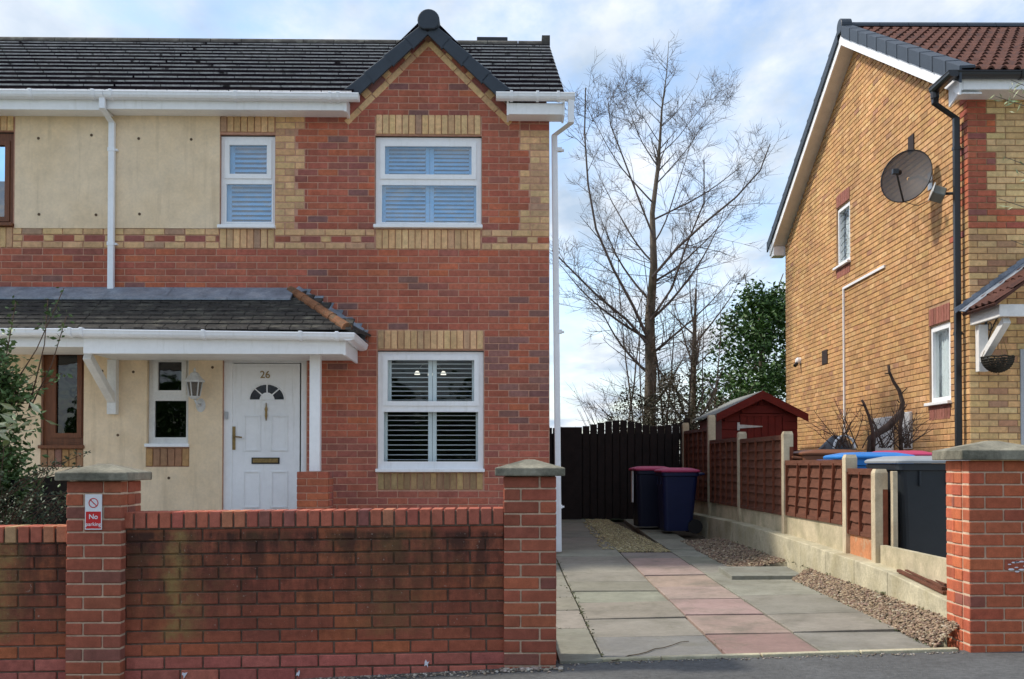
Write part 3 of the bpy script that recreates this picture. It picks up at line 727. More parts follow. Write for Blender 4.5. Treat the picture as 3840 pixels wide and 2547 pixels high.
b = MB(); b.box((fx(847), dv-.045, fz(1573)), (fx(858), dv-.0205, fz(1545))); b.build('doorbell', mat('grey_plastic', (.45, .46, .47), .4, .05, 9, 0), house, bevel=.003)
def text(s, size, p, m, par, name='lettering', rot=(math.pi/2, 0, 0), off=0, ext=.002, align='CENTER'):
    cu = bpy.data.curves.new(name, 'FONT'); cu.body = s; cu.size = size; cu.align_x = align; cu.extrude = ext; cu.offset = off; cu.materials.append(m)
    tmp = bpy.data.objects.new('tmp', cu); C.objects.link(tmp); dg = bpy.context.evaluated_depsgraph_get()
    me = bpy.data.meshes.new_from_object(tmp.evaluated_get(dg)); bpy.data.objects.remove(tmp); bpy.data.curves.remove(cu)
    o = bpy.data.objects.new(name, me); link_obj(o, par); o.location = p; o.rotation_euler = rot; return o
text('26', .115, (fx(994), dv-.004, fz(1418)), M_BRASS, door, 'house_number', off=.0005, ext=.003)
MB().box((DOOR[0], -.25, .1), (DOOR[1]+.05, .12, .21)).build('doorstep', M_STONE, house, bevel=.01)

# ---- wall lantern
lp = HF.v(750, 1500, -.012); wl = HF.world(lp)
lan = thing('wall_lantern', 'white metal coach lantern on the rendered wall beside the door', 'lantern', wl, HF.yaw)
M_WMET = mat('white_cast_metal', (.62, .62, .61), .55, .12, 30, .15, 60)
b = MB(); b.loft([[Vector((r_*math.cos(a)*.85+.01, -dy, r_*math.sin(a)*1.25-.06)) for a in [k*math.pi/7 for k in range(14)]] for r_, dy in ((.062, 0), (.062, .012), (.045, .022), (.03, .03))]); b.build('backplate', M_WMET, lan, smooth=False)
b = MB(); b.tube([(.01, -.02, -.05), (.012, -.09, -.075), (.005, -.14, -.05), (-.01, -.16, -.005)], [.014, .012, .012, .014], 8); b.build('arm', M_WMET, lan, smooth=True)
LC = Vector((-.015, -.16, .02)); hexp = lambda r_, z: [LC+Vector((r_*math.cos(a), r_*math.sin(a), z)) for a in [k*math.pi/3+.26 for k in range(6)]]
b = MB(); b.loft([hexp(.03, -.02), hexp(.055, 0), hexp(.058, .012)]); b.build('lantern_base', M_WMET, lan)
b = MB(); lo, hi_ = hexp(.056, .012), hexp(.085, .17)
for p, q in zip(lo, hi_): b.tube([p, q], .007, 5)
b.build('lantern_bars', M_WMET, lan)
b = MB(); b.loft([hexp(.052, .014), hexp(.080, .168)]); b.build('lantern_glass', mat('smoky_glass', (.10, .10, .10), .1, .1, 9, 0, spec=.6, trans=.35), lan)
b = MB(); b.loft([hexp(.105, .165), hexp(.11, .18), hexp(.08, .21), hexp(.055, .24), hexp(.045, .262), hexp(.012, .28), hexp(.016, .30), hexp(.004, .325)]); b.build('lantern_roof', M_WMET, lan)

# ---- roof tiles
def tile_mesh(name, wd, ln, th, mt, me_):
    b = MB(); b.v = [(-wd/2, 0, 0), (wd/2, 0, 0), (wd/2, ln, -th), (-wd/2, ln, -th), (-wd/2, 0, th), (wd/2, 0, th), (wd/2, ln, 0), (-wd/2, ln, 0)]
    b.f = [(0, 3, 2, 1), (4, 5, 6, 7), (0, 1, 5, 4), (1, 2, 6, 5), (2, 3, 7, 6), (3, 0, 4, 7)]; b.mi = [0, 0, 1, 0, 0, 0]
    me = bpy.data.meshes.new(name); me.from_pydata(b.v, [], b.f); me.materials.append(mt); me.materials.append(me_); me.polygons.foreach_set('material_index', b.mi); me.update(); return me
ME_TILE = tile_mesh('roof_tile', .330, .40, .019, M_TILE, M_TILE_EDGE)
ME_PT = tile_mesh('porch_tile', .21, .19, .024, M_PTILE, M_PTILE_E)
def tiles(par, me, u0, u1, v0, z0, v1, z1, wd, gauge, skip=None, name='roof_tile', stop=None):
    L = math.hypot(v1-v0, z1-z0); ang = math.atan2(z1-z0, v1-v0); n = int(L/gauge)+1
    for k in range(n):
        s = k*gauge
        if s > L-.08: break
        v, z = v0+s*math.cos(ang), z0+s*math.sin(ang); u = u0+wd/2-(wd/2 if k % 2 else 0); base = rnd(-.003, .003)
        while u-wd/2 < u1-.02:
            if u+wd/2 > u0+.02:
                a, c = max(u-wd/2, u0), min(u+wd/2, u1)
                if not (skip and skip((a+c)/2, v, z)) and not (stop and c > stop(s)+wd*.6):
                    o = bpy.data.objects.new(name, me); link_obj(o, par)
                    o.location = ((a+c)/2, v, z+rnd(-.001, .0015)+base*.5); o.rotation_euler = (ang+rnd(-.003, .003), rnd(-.003, .003), 0)
                    o.scale = ((c-a-.003)/wd, 1, 1)
            u += wd
def in_gable(u, v, z): return z < GA.z+.12-abs(u-GA.x)*1.0 and v < 2.0
tiles(house, ME_TILE, SPLIT, .16, EAVE_V, EAVE_Z, RIDGE_V, RIDGE_Z, .335, .345, in_gable)
tiles(lhouse, ME_TILE, LU, -.002, EAVE_V, EAVE_Z, RIDGE_V, RIDGE_Z, .335, .345)
def roof_base(par, u0, u1, hole=None):
    b = MB()
    segs = [(u0, u1, EAVE_V+.02)] if not hole else [(u0, hole[0], EAVE_V+.02), (hole[1], u1, EAVE_V+.02), (hole[0], hole[1], 1.35)]
    for a, c, ve in segs:
        ze = EAVE_Z+SLOPE*(ve-EAVE_V)
        b.prism([(ve, ze-.09), (RIDGE_V, RIDGE_Z-.09), (RIDGE_V, RIDGE_Z-.035), (ve, ze-.035)], 0, a, c)
    b.prism([(RIDGE_V, RIDGE_Z-.09), (8.5, EAVE_Z-.09), (8.5, EAVE_Z), (RIDGE_V, RIDGE_Z)], 0, u0, u1)
    b.build('roof_deck', M_TILE, par)
roof_base(house, SPLIT, .155, (GA.x-.95, GA.x+.95)); roof_base(lhouse, LU, -.002)
def ridge(par, u0, u1, v, z, m, r=.12, L=.45, name='ridge_tile'):
    n = max(1, round((u1-u0)/L)); s = (u1-u0)/n
    for k in range(n):
        b = MB(); prof = [(r*math.cos(a), r*.75*math.sin(a)) for a in [math.pi*j/8 for j in range(9)]]
        prof += [(x*.86, y*.82) for x, y in prof[::-1]]
        b.prism([(v+x, z+y) for x, y in prof], 0, u0+k*s+.004, u0+(k+1)*s-.004); b.build(name, m, par)
M_RIDGE = mat('ridge_tile_grey', (.075, .068, .06), .9, .5, 7, .5, 60, tint2=(.15, .145, .12), t2scale=5)
ridge(house, SPLIT, .15, RIDGE_V, RIDGE_Z-.055, M_RIDGE); ridge(lhouse, LU, -.004, RIDGE_V, RIDGE_Z-.055, M_RIDGE)
b = MB(); b.box((.05, RIDGE_V-.12, RIDGE_Z-.06), (.17, RIDGE_V+.12, RIDGE_Z+.085)); b.build('ridge_end', M_RIDGE, house)
b = MB(); b.prism([(EAVE_V-.02, EAVE_Z-.10), (RIDGE_V, RIDGE_Z-.10), (RIDGE_V, RIDGE_Z-.03), (EAVE_V-.02, EAVE_Z-.03)], 0, .1, .158); b.build('verge_board', M_PVC, house)
# chimney vent behind the ridge
p = HF.v(1846, 160, 4.35)
b = MB(); b.box((p.x-.20, 4.35, 7.0), (p.x+.20, 4.75, p.z-.02)); ch = b.build('chimney', mat('chimney_brick', (.12, .05, .04), .9, .3, 20, .3, 60), house)
b = MB(); b.box((p.x-.235, 4.31, p.z-.018), (p.x+.235, 4.79, p.z+.075)); b.build('chimney_cap', M_BLACKP, ch, bevel=.01)

# ---- gable trim
M_GR = M_TILE
for s in (-1, 1):
    b = MB(); t0 = Vector((GA.x, 0, GA.z+.11)); e = Vector((GA.x+s*.98, 0, GA.z+.11-.98)); n_ = Vector((s*.7071, 0, .7071))*.04
    b.loft([[Vector((q.x, v, q.z)) for q in (t0-n_, e-n_, e+n_, t0+n_)] for v in (-.06, 2.2)]); b.build('gable_roof_slope', M_GR, house)
    # dry verge units
    top = HF.v(1607+s*40, 78, -.13); bot = HF.v(1292 if s < 0 else 1912, 337, -.13); top.x = GA.x+s*.03; 
    line = bot-top; L = line.length; d = line.normalized(); nn = Vector((s*abs(d.z), 0, abs(d.x)))
    for k in range(4):
        a, c = k/4*L+(.06 if k == 0 else -.012), (k+1)/4*L+.012
        b = MB(); p0, p1 = top+d*a, top+d*c
        def sec(p, o_, wi): return [Vector((p.x+nn.x*q, v, p.z+nn.z*q)) for q, v in ((o_, -.135), (o_+.012, -.10), (o_+.012, .12), (o_-.02, .12), (o_-.03, -.095), (-wi, -.095), (-wi, -.135))]
        b.loft([sec(p0, -.008, .135), sec(p0.lerp(p1, .9), .004, .150), sec(p1, .010, .158)])
        b.build('verge_unit', M_VERGE, house, bevel=.006)
p = HF.v(1607, 76, -.16)
b = MB(); n = 24; ring = lambda r_, v: [Vector((p.x+r_*math.cos(a), v, p.z+r_*max(math.sin(a), -.82))) for a in [2*math.pi*k/n for k in range(n)]]
b.loft([ring(.112, -.175), ring(.123, -.168), ring(.123, .02), ring(.118, .05)]); b.build('ridge_cap', M_VERGE, house, bevel=.003)
b = MB(); b.prism([(GA.x+.115*math.cos(a), p.z+.115*math.sin(a)) for a in [math.pi*j/10 for j in range(11)]], 1, .05, 2.1); b.build('gable_ridge', M_VERGE, house)

# ---- gutters
def gut_profile(v, z, w_=.112, h=.075):
    return [(v+w_, z), (v, z), (v-.004, z-.010), (v+.002, z-.022), (v+.006, z-.045), (v+.022, z-h+.008), (v+.05, z-h), (v+w_-.02, z-h), (v+w_, z-h+.01)]
def gutter(par, u0, u1, v, z, clips=(), drop=0, name='gutter', m=None):
    b = MB(); pr = gut_profile(v, z); b.loft([[Vector((u0, a, c)) for a, c in pr], [Vector((u1, a, c-drop)) for a, c in pr]])
    g = b.build(name, m or M_GUT, par)
    for u in clips:
        dz = drop*(u-u0)/(u1-u0); b = MB(); b.prism([(a-.010 if a < v+.06 else a, (c+.010 if c > z-.02 else c-.010)-dz) for a, c in pr], 0, u-.016, u+.016); b.build('gutter_clip', m or M_GUT, g, bevel=.002)
    return g
GV = -.36; GZ = HF.v(500, 338, GV).z
gu = lambda x: HF.v(x, 350, GV).x
gutter(house, SPLIT+.0, gu(1344), GV, GZ, [gu(880), gu(1235), gu(1265)], drop=.01)
gutter(house, gu(1860), gu(2156), GV, GZ+.012, [gu(1918), gu(2016), gu(2094)])
gutter(lhouse, LU, -.004, GV, GZ, [gu(110)-SPLIT, gu(345)-SPLIT, gu(412)-SPLIT])
def eaves(par, u0, u1, zf, fh=.10, zs=None, end=True):
    MB().box((u0, -.25, zf), (u1, -.225, zf+fh)).build('fascia', M_PVC, par, bevel=.004)
    b = MB(); b.box((u0, -.23, zf+.004), (u1, .02, zf+.022)); b.build('soffit', M_PVC, par)
    if end: b = MB(); b.box((u1, -.255, zf-.012), (u1+.022, .02, zf+fh+.02)); b.box((u0-.022, -.255, zf-.012), (u0, .02, zf+fh+.02)); b.build('box_end', M_PVC, par)
ZF = HF.v(600, 410, -.25).z
eaves(house, SPLIT, HF.v(1290, 400, -.25).x, ZF, .13, end=False)
b = MB(); xe = HF.v(1290, 400, -.25).x; b.box((xe, -.255, ZF-.012), (xe+.03, .02, ZF+.15)); b.build('box_end', M_PVC, house)
eaves(house, HF.v(1908, 400, -.25).x, HF.v(2110, 400, -.25).x, HF.v(2000, 429, -.25).z, .125)
eaves(lhouse, LU, -.01, ZF-.012, .13, end=False)

# ---- downpipes
def pipe(par, pts, m, w_=.066, d=.058, name='downpipe', clips=()):
    b = MB(); pts = [Vector(p) for p in pts]; secs = []
    for i, p in enumerate(pts): secs.append([p+Vector((a*w_/2, c*d/2, 0)) for a, c in ((-1, -1), (1, -1), (1, 1), (-1, 1))])
    b.loft(secs); o = b.build(name, m, par, bevel=.006)
    for z in clips:
        x, y = pts[-1].x, pts[-1].y; b = MB(); b.box((x-w_/2-.005, y-d/2-.005, z-.02), (x+w_/2+.005, y+d/2+.005, z+.02)); b.box((x+w_/2, y-.01, z-.012), (x+w_/2+.03, y+.04, z+.008)); b.build('pipe_clip', m, o)
    return o
pv = -.045; a = HF.v(418, 800, pv); t_ = HF.v(385, 372, -.30); zb_ = HF.v(418, 1114, pv-.02).z
pipe(lhouse, [(t_.x-SPLIT, -.30, GZ-.06), (t_.x-SPLIT, -.30, HF.v(385, 409, -.30).z), (a.x-SPLIT, pv, HF.v(418, 462, pv).z), (a.x-SPLIT, pv, zb_)], M_GUT, clips=(HF.v(418, 562, pv).z, HF.v(418, 915, pv).z))
x0 = .10; yv = .12
pt = HF.v(2150, 430, -.30)
pipe(house, [(.225, -.30, GZ-.04), (.225, -.28, HF.v(2140, 462, -.28).z), (.062, yv, HF.v(2080, 508, yv).z), (.108, yv, .22)], M_GUT, clips=(HF.v(2080, 562, yv).z, HF.v(2085, 1244, yv).z, HF.v(2090, 1900, yv).z))

# ---- porch canopy
PV = -.93; PG = -1.05
pgz = lambda x: HF.v(x, 1232+16*(x-310)/1010, PG).z
pg = lambda x: HF.v(x, 1250, PG).x
uS = HF.v(192*1.6244, 1290, PV).x; uE = HF.v(1287, 1290, PV).x; uGe = HF.v(1328, 1260, PG).x
pz0 = HF.v(700, 1327, PV).z
MB().box((uS, PV, pz0), (uE, PV+.025, HF.v(700, 1262, PV).z)).build('porch_fascia', M_PVC, house, bevel=.004)
MB().box((uE, PV, pz0-.012), (uE+.025, -.012, HF.v(700, 1262, PV).z)).build('porch_fascia', M_PVC, house, bevel=.004)
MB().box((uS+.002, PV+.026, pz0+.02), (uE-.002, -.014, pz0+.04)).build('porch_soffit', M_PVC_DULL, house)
gz0 = HF.v(700, 1239, PG).z
gutter(house, uS+.01, uGe, PG, gz0+.012, [pg(760), pg(1125), pg(1262)], drop=.03)
# return gutter at the hipped end
b = MB(); pr = [(-a_+PG, c) for a_, c in gut_profile(0, gz0-.02)]
prof = [(uGe+PG-q[0], q[1]) for q in pr]
b.loft([[Vector((uGe+.006-a_, PG+.02, c)) for a_, c in gut_profile(0, gz0-.02)], [Vector((uGe+.012-a_, -.02, c)) for a_, c in gut_profile(0, gz0-.025)]]); b.build('gutter_return', M_GUT, house)
PT_V, PT_Z = -.06, hz(1098, 700); PB_V, PB_Z = -.98, gz0+.02
pL = math.hypot(PT_V-PB_V, PT_Z-PB_Z); hipT = hu(1096, 1090); hipB = HF.v(1318, 1240, -.98).x
tiles(house, ME_PT, SPLIT, hipB, PB_V, PB_Z, PT_V, PT_Z, .215, .115, name='porch_tile', stop=lambda s: hipB+(hipT-hipB)*s/pL)
tiles(lhouse, ME_PT, LU, -.002, PB_V, PB_Z, PT_V, PT_Z, .215, .115, name='porch_tile')
b = MB(); b.loft([[Vector(q) for q in ((SPLIT, PB_V+.03, PB_Z-.05), (hipB-.03, PB_V+.03, PB_Z-.05), (hipT, 0, PT_Z), (SPLIT, 0, PT_Z))], [Vector(q) for q in ((SPLIT, PB_V+.03, PB_Z-.02), (hipB-.03, PB_V+.03, PB_Z-.02), (hipT, 0, PT_Z+.028), (SPLIT, 0, PT_Z+.028))]]); b.build('porch_deck', M_PTILE, house)
b = MB(); wr = hu(1385, 1240); b.loft([[Vector(q) for q in ((hipB-.03, PB_V, PB_Z-.03), (uGe, PB_V+.04, PB_Z-.03), (wr+.02, -.005, hz(1262, 1385)), (hipT, -.005, PT_Z))], [Vector(q) for q in ((hipB-.03, PB_V, PB_Z), (uGe, PB_V+.04, PB_Z), (wr+.02, -.005, hz(1256, 1385)), (hipT, -.005, PT_Z+.03))]]); b.build('hip_slope', M_PTILE, house)
# hip tiles
h0, h1 = Vector((hipT+.0, -.06, PT_Z+.02)), Vector((hipB-.06, PB_V+.02, PB_Z+.03)); n = 4
for k in range(n):
    p, q = h0.lerp(h1, k/n-.01), h0.lerp(h1, (k+1)/n+.02); d = (q-p).normalized(); x = d.cross(Vector((0, 0, 1))).normalized(); y = x.cross(d)
    b = MB(); r0, r1 = .052, .060
    b.loft([[c+x*r_*math.cos(a)+y*r_*.9*math.sin(a) for a in [math.pi*(-.12+1.24*j/8) for j in range(9)]] for c, r_ in ((p, r0), (q, r1))]); b.build('hip_tile', M_TERRA, house, smooth=False)
# lead flashing over the porch and stepped up the wall
def lead_strip(par, u0, u1, n):
    s = (u1-u0)/n; zt, zm = hz(1083, 700), PT_Z-.02
    for k in range(n):
        b = MB(); a, c = u0+k*s, u0+(k+1)*s+.012
        b.loft([[Vector((u, v, z)) for v, z in ((-.003, zt), (-.003, zt-.10), (-.34, PT_Z-.13), (-.34, PT_Z-.112), (-.03, PT_Z+.055), (-.018, zt))] for u in (a, c)]); b.build('lead_flashing', M_LEAD, par)
lead_strip(house, SPLIT, hipT+.03, 3); lead_strip(lhouse, LU, -.004, 2)
st = [(1168, 1083), (1216, 1109), (1254, 1135), (1289, 1161), (1325, 1189), (1360, 1212), (1383, 1237)]
px_ = 1108
for i, (x, y) in enumerate(st):
    t = HF.v(x, y, 0); l = hu(px_-10, y); zb2 = hz(y+34, x); 
    b = MB(); b.prism([(l, t.z-.004), (t.x, t.z-.004), (t.x-.045, zb2), (hu(x+6, y)-.02, zb2-.035), (l+.05, zb2-.01)], 1, -.013-.001*(i % 2), -.002); b.build('lead_step', M_LEAD, house)
    px_ = x-22
b = MB(); p, q = Vector((hipT+.06, -.05, PT_Z+.05)), Vector((hu(1362, 1240), -.05, hz(1243, 1362))); b.beam(p, q, .09, .012, up=(0, -.5, .8)); b.build('lead_soaker', M_LEAD, house)
# porch post on its dwarf pier
DP = HF.v(1171, 1850, -.75); dpx0, dpx1 = HF.v(1111, 1850, -.75).x, HF.v(1232, 1850, -.75).x; dpt = HF.v(1171, 1768, -.75).z
for k in range(20):
    z = dpt-.075*(k+1)
    if z < .12: break
    sp = dpx0+(.2175 if k % 2 == 0 else .105)
    for a, c in ((dpx0, sp), (sp, dpx1)): brick(house, ((a+c)/2, -.75+.05, z+.0375), (c-a-.01, .1, .065), pick(PIERP if z > 1 else WALLP))
    for a, c in ((-.645, -.53), (-.53, -.42)): brick(house, (dpx1-.05, (a+c)/2, z+.0375), (.1, c-a-.01, .065), pick(PURP)); brick(house, (dpx0+.05, (a+c)/2, z+.0375), (.1, c-a-.01, .065), pick(PURP))
emit_bricks(house, name='pier_brick', limit=60)
MB().box((dpx0+.008, -.742, .1), (dpx1-.008, -.428, dpt-.004)).build('dwarf_pier', M_MORT_MAIN, house)
pc = (dpx0+dpx1)/2
MB().box((pc-.055, -.64, dpt-.002), (pc+.055, -.53, pz0+.02)).build('porch_post', M_PVC, house, bevel=.006)
# timber bracket beside the neighbour's window
bu = hu(431, 1450); bz0, bz1 = hz(1555, 431), pz0+.02
b = MB(); b.box((bu-.05, -.11, bz0), (bu+.05, -.013, bz1)); br = b.build('porch_bracket', M_PVC_DULL, house, bevel=.006)
b = MB(); b.beam((bu, -.09, bz0+.16), (bu, -.80, bz1-.03), .085, .085); b.build('brace', M_PVC_DULL, br, bevel=.006)
# ceiling lamp seen through the lower window's shutters
cp = HF.v(1612, 1398, 1.6); lamp = thing('ceiling_lamp', 'three white shaded lamp glowing behind the ground floor shutters', 'lamp', HF.world((cp.x, 1.6, 2.5)), HF.yaw)
M_GLOW = emit_mat('lamp_glow', (1, .93, .8), .8)
for dx, dy in ((-.16, 0), (0, .12), (.17, .02)):
    b = MB(); b.loft([[Vector((dx+r_*math.cos(a), dy+r_*math.sin(a), cp.z-2.5+z)) for a in [k*math.pi/5 for k in range(10)]] for r_, z in ((.036, -.025), (.032, .0), (.016, .02))]); b.build('lamp_shade', M_GLOW, lamp, smooth=True)
b = MB(); b.tube([(0, 0, 0), (0, 0, cp.z-2.5+.07)], .008, 6)
for dx, dy in ((-.16, 0), (0, .12), (.17, .02)): b.tube([(0, 0, cp.z-2.5+.08), (dx*.6, dy*.6, cp.z-2.5+.1), (dx, dy, cp.z-2.5+.02)], .006, 5)
b.build('stem', M_STEEL, lamp)

# ---- left neighbour
LWt = hz(1083, 300)
lw_up = R4(-120, 50, 492, 850); lw_lo = R4(155, 316, 1290, 1682)
def toL(r): return (r[0]-SPLIT, r[1]-SPLIT, r[2], r[3])
lw_up, lw_lo = toL(lw_up), toL(lw_lo)
sh = MB(); frame_boxes(sh, (LU, -.0, 0, WALLTOP+.02), [lw_up, lw_lo], .005, .27); sh.box((LU, 7.85, 0), (-.0, 8.1, WALLTOP)); sh.box((LU, .28, 0), (LU+.2, 7.8, WALLTOP)); sh.box((LU+.2, .28, 2.5), (-.01, 7.8, 2.65)); sh.box((LU+.2, 2.5, .1), (-.01, 2.6, 5)); sh.box((-.1, .28, .1), (-.01, 2.5, 5.0))
sh.build('wall', M_MORT_MAIN, lhouse)
for k in range(-8, 3):
    z = ROWS(k); off = .1125 if k % 2 else 0
    if k < 0: row(lhouse, LU, 0, z, off, RED, 0)
    else:
        for p, q in minus((LU, 0), [(lw_up[0], lw_up[1])]):
            if k == 1:
                t = p+.005; red = False
                while t < q-.02:
                    e = min(t+(.215 if red else .105), q-.005)
                    if e-t > .03: brick(lhouse, ((t+e)/2, (.001 if red else -.006)+.015, z+.0375), (e-t, .03, .062), pick(PURP if red else BUFF))
                    t = e+.009; red = not red
            else: row(lhouse, p, q, z, .1125, BUFF, -.006)
soldiers(lhouse, lw_up[0], lw_up[1], hz(491, 20), hz(419, 20), 7, BUFF, 0, proud=.012)
soldiers(lhouse, lw_up[0], lw_up[1], ZB+.004, hz(858), 7, BUFF, 0, proud=.01)
soldiers(lhouse, lw_lo[0], lw_lo[1], hz(1751, 240), hz(1684, 240), 6, SB, -.012, proud=.004)
emit_bricks(lhouse)
rp = MB(); frame_boxes(rp, (LU, 0, hz(857, 250), WALLTOP), [(lw_up[0], lw_up[1]+.02, 0, 9)], -.010, .009); rp.build('render_panel', M_RENDER, lhouse)
rp = MB(); frame_boxes(rp, (LU, 0, .12, hz(1098, 300)), [lw_lo, (lw_lo[0], lw_lo[1], hz(1752, 240), hz(1680, 240))], -.012, .009); rp.build('render_panel', M_RENDER, lhouse)
def r4l(*a): return toL(R4(*a))
window(lhouse, HL, lw_up, [r4l(-90, 12, 540, 810)], M_WOODFR, glass=M_GLASS_UP, sash=(0,))
window(lhouse, HL, lw_lo, [r4l(204, 284, 1330, 1624)], M_WOODFR, glass=M_FROST, v=.05)
for x, y in ((144, 519), (343, 507), (146, 804), (360, 806)): plug(lhouse, HL, x, y)
lpz = HF.v(200, 1300, PV).z
MB().box((LU, PV+.03, lpz), (uS-SPLIT-.002, PV+.055, lpz+.12)).build('porch_fascia', M_PVC, lhouse, bevel=.004)
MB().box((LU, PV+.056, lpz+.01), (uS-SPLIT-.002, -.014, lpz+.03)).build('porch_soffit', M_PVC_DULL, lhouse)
gutter(lhouse, LU, uS-SPLIT+.008, PG, gz0+.018, [pg(258)-SPLIT, pg(302)-SPLIT])

# ================================================================ house on the right
RF = Frame((5.25, 12.6, 0), 0)
rh = thing('buff_brick_house', 'buff brick house with red tiled roof, satellite dish and black downpipe', 'house', RF.o)
RD = 8.72; RW = 5.0                                     # depth, width
R_VE, R_ZE, R_VR, R_ZR, R_VB = -.41, 5.70, 4.15, 8.03, 8.72+.1
def ru(x, y): q = RF.u(x, y, 0); return q.y, q.z
def quad_rect(xl, yl_t, yl_b, xr, yr_t, yr_b):
    a, b_ = ru(xl, (yl_t+yl_b)/2)[0], ru(xr, (yr_t+yr_b)/2)[0]
    zt = (ru(xl, yl_t)[1]+ru(xr, yr_t)[1])/2; zb_ = (ru(xl, yl_b)[1]+ru(xr, yr_b)[1])/2
    return (min(a, b_), max(a, b_), zb_, zt)
RW1 = quad_rect(3137, 782, 1008, 3186, 750, 985); RW2 = quad_rect(3484, 1229, 1522, 3562, 1200, 1508)
RVENT = quad_rect(3084, 1316, 1369, 3104, 1310, 1362)
RZB = .22; RROWS = lambda k: RZB+k*.075
def rtop(v): return 5.52+min(v+.0, RD-v)*(R_ZR-R_ZE)/(R_VR-R_VE)*.985
sh = MB(); frame_boxes(sh, (0.28, RD, .1, 5.5), [RW1, RW2], .010, .26, side=True)
zm = (R_ZR-.28)
sh.prism([(.28, 5.5), (RD, 5.5), (R_VR+.1, zm-.02)], 0, .010, .26)
frame_boxes(sh, (.010, RW, .1, 5.55), [], .010, .27)
sh.box((.27, RD-.25, .1), (RW, RD, 5.5)); sh.box((RW-.25, .28, .1), (RW, RD-.26, 5.5)); sh.box((.27, .28, 2.5), (RW-.26, RD-.26, 2.6)); sh.box((1.2, .28, .1), (1.3, RD-.26, 5.4))
sh.build('wall', M_MORT_BUFF, rh)
for k in range(0, 104):
    z = RROWS(k); off = .1125 if k % 2 else 0
    if z+.04 < 5.52: a, c = 0.0, RD
    else:
        e = (z+.05-5.5)/((zm-5.52)/(R_VR+.1)); a, c = e, RD-e
        if c-a < .15: break
    hol = []
    for wr_, up, dn in ((RW1, .22, .17), (RW2, .23, .20)):
        if wr_[2]-dn < z+.0375 < wr_[3]+up: hol.append((wr_[0]-.01, wr_[1]+.01))
    if RVENT[2] < z+.0375 < RVENT[3]: hol.append((RVENT[0], RVENT[1]))
    def rp_(v, zz):
        kk = round((zz-RZB)/.075); red = False
        if v < .12 and 53 <= kk: red = True
        if v < .5 and kk in (48, 49) and v > .12: red = True
        return pick(RQ) if red else pick(RBUFF)
    for p, q in minus((a, c), hol): row(rh, p, q, z, off, rp_, 0, side=True)
    # street front: buff tones paled to make up for its shade
    if z < 5.5:
        def fp_(u, zz, k=k):
            if k >= 53: 
                wq = .225 if ((k-53)//3) % 2 else .335
                return pick(RQ) if u < wq else pick([(3, (.76, .53, .26)), (1, (.66, .45, .22))])
            if k in (52, 50): return pick(RQ)
            if k == 51: return pick(RQ if random.random() < .4 else RBUFF)
            return pick([(4, (.72, .455, .21)), (2, (.62, .38, .18)), (1, (.48, .27, .155)), (1, (.77, .52, .25))])
        if k >= 53:
            wq = .225 if ((k-53)//3) % 2 else .335
            row(rh, 0, wq, z, off, fp_, 0, u0=0); row(rh, wq, 1.6, z, off, fp_, 0, u0=wq)
        else: row(rh, 0, 1.6, z, off, fp_, 0)
        row(rh, 1.6, RW, z, off, fp_, 0)
soldiers(rh, RW1[0], RW1[1], RW1[3]+.005, RW1[3]+.215, 6, RQS, 0, side=True, proud=.004); soldiers(rh, RW1[0], RW1[1], RW1[2]-.17, RW1[2]-.005, 6, RQS, 0, side=True, proud=.004)
soldiers(rh, RW2[0], RW2[1], RW2[3]+.005, RW2[3]+.225, 8, RQS, 0, side=True, proud=.004); soldiers(rh, RW2[0], RW2[1], RW2[2]-.20, RW2[2]-.005, 8, RQS, 0, side=True, proud=.004)
emit_bricks(rh)
def side_window(rect, nm):
    a, c, z0, z1 = rect; g = (a+.075, c-.075, z0+.085, z1-.075)
    o = frame_boxes(MB(), (a+.004, c-.004, z0+.02, z1-.004), [g], .035, .10, side=True); frame_boxes(o, (g[0]-.045, g[1]+.045, g[2]-.045, g[3]+.045), [g], .022, .0345, side=True)
    wn = o.build('window', M_PVC, rh)
    MB().box((-.055, a-.05, z0-.012), (.06, c+.05, z0+.026)).build('sill', M_PVC, wn, bevel=.005)
    MB().box((.058, g[0]-.01, g[2]-.01), (.064, g[1]+.01, g[3]+.01)).build('pane', M_GLASS, wn)
    b = MB(); n = 26; P = [[Vector((.14+.018*math.sin(i*1.9)+.008*math.sin(i*.7), a+(c-a)*i/n, z)) for i in range(n+1)] for z in (z0, z1)]
    b.add(P[0]+P[1], [(i, i+1, n+2+i, n+1+i) for i in range(n)]); b.build('net_curtain', mat('net_curtain', (.75, .76, .76), .9, .08, 30, .2, 60), wn, smooth=True)
    return wn, g
wn1, g1 = side_window(RW1, 0); wn2, g2 = side_window(RW2, 1)
b = MB(); zc, vc = (g1[2]+g1[3])/2, (g1[0]+g1[1])/2    # leaded pattern on the stair window
for k in range(7):
    zq = g1[2]+(k+.5)*(g1[3]-g1[2])/7; b.tube([(.052, g1[0], zq), (.052, vc, zq+.05), (.052, g1[1], zq)], .004, 4); b.tube([(.052, vc+.05*math.cos(k), zq-.06), (.052, vc-.05*math.sin(k), zq), (.052, vc+.03, zq+.06)], .004, 4)
b.build('leading', M_BLACKP, wn1)
MB().box((-.012, RVENT[0], RVENT[2]), (.02, RVENT[1], RVENT[3])).build('wall_vent', mat('vent_brown', (.03, .015, .01), .6, .2, 9, 0), rh, bevel=.004)
q = quad_rect(3408, 524, 575, 3429, 520, 566); MB().box((-.014, q[0], q[2]), (.01, q[1], q[3]+.05)).build('air_brick', mat('vent_brown', ()), rh, bevel=.004)
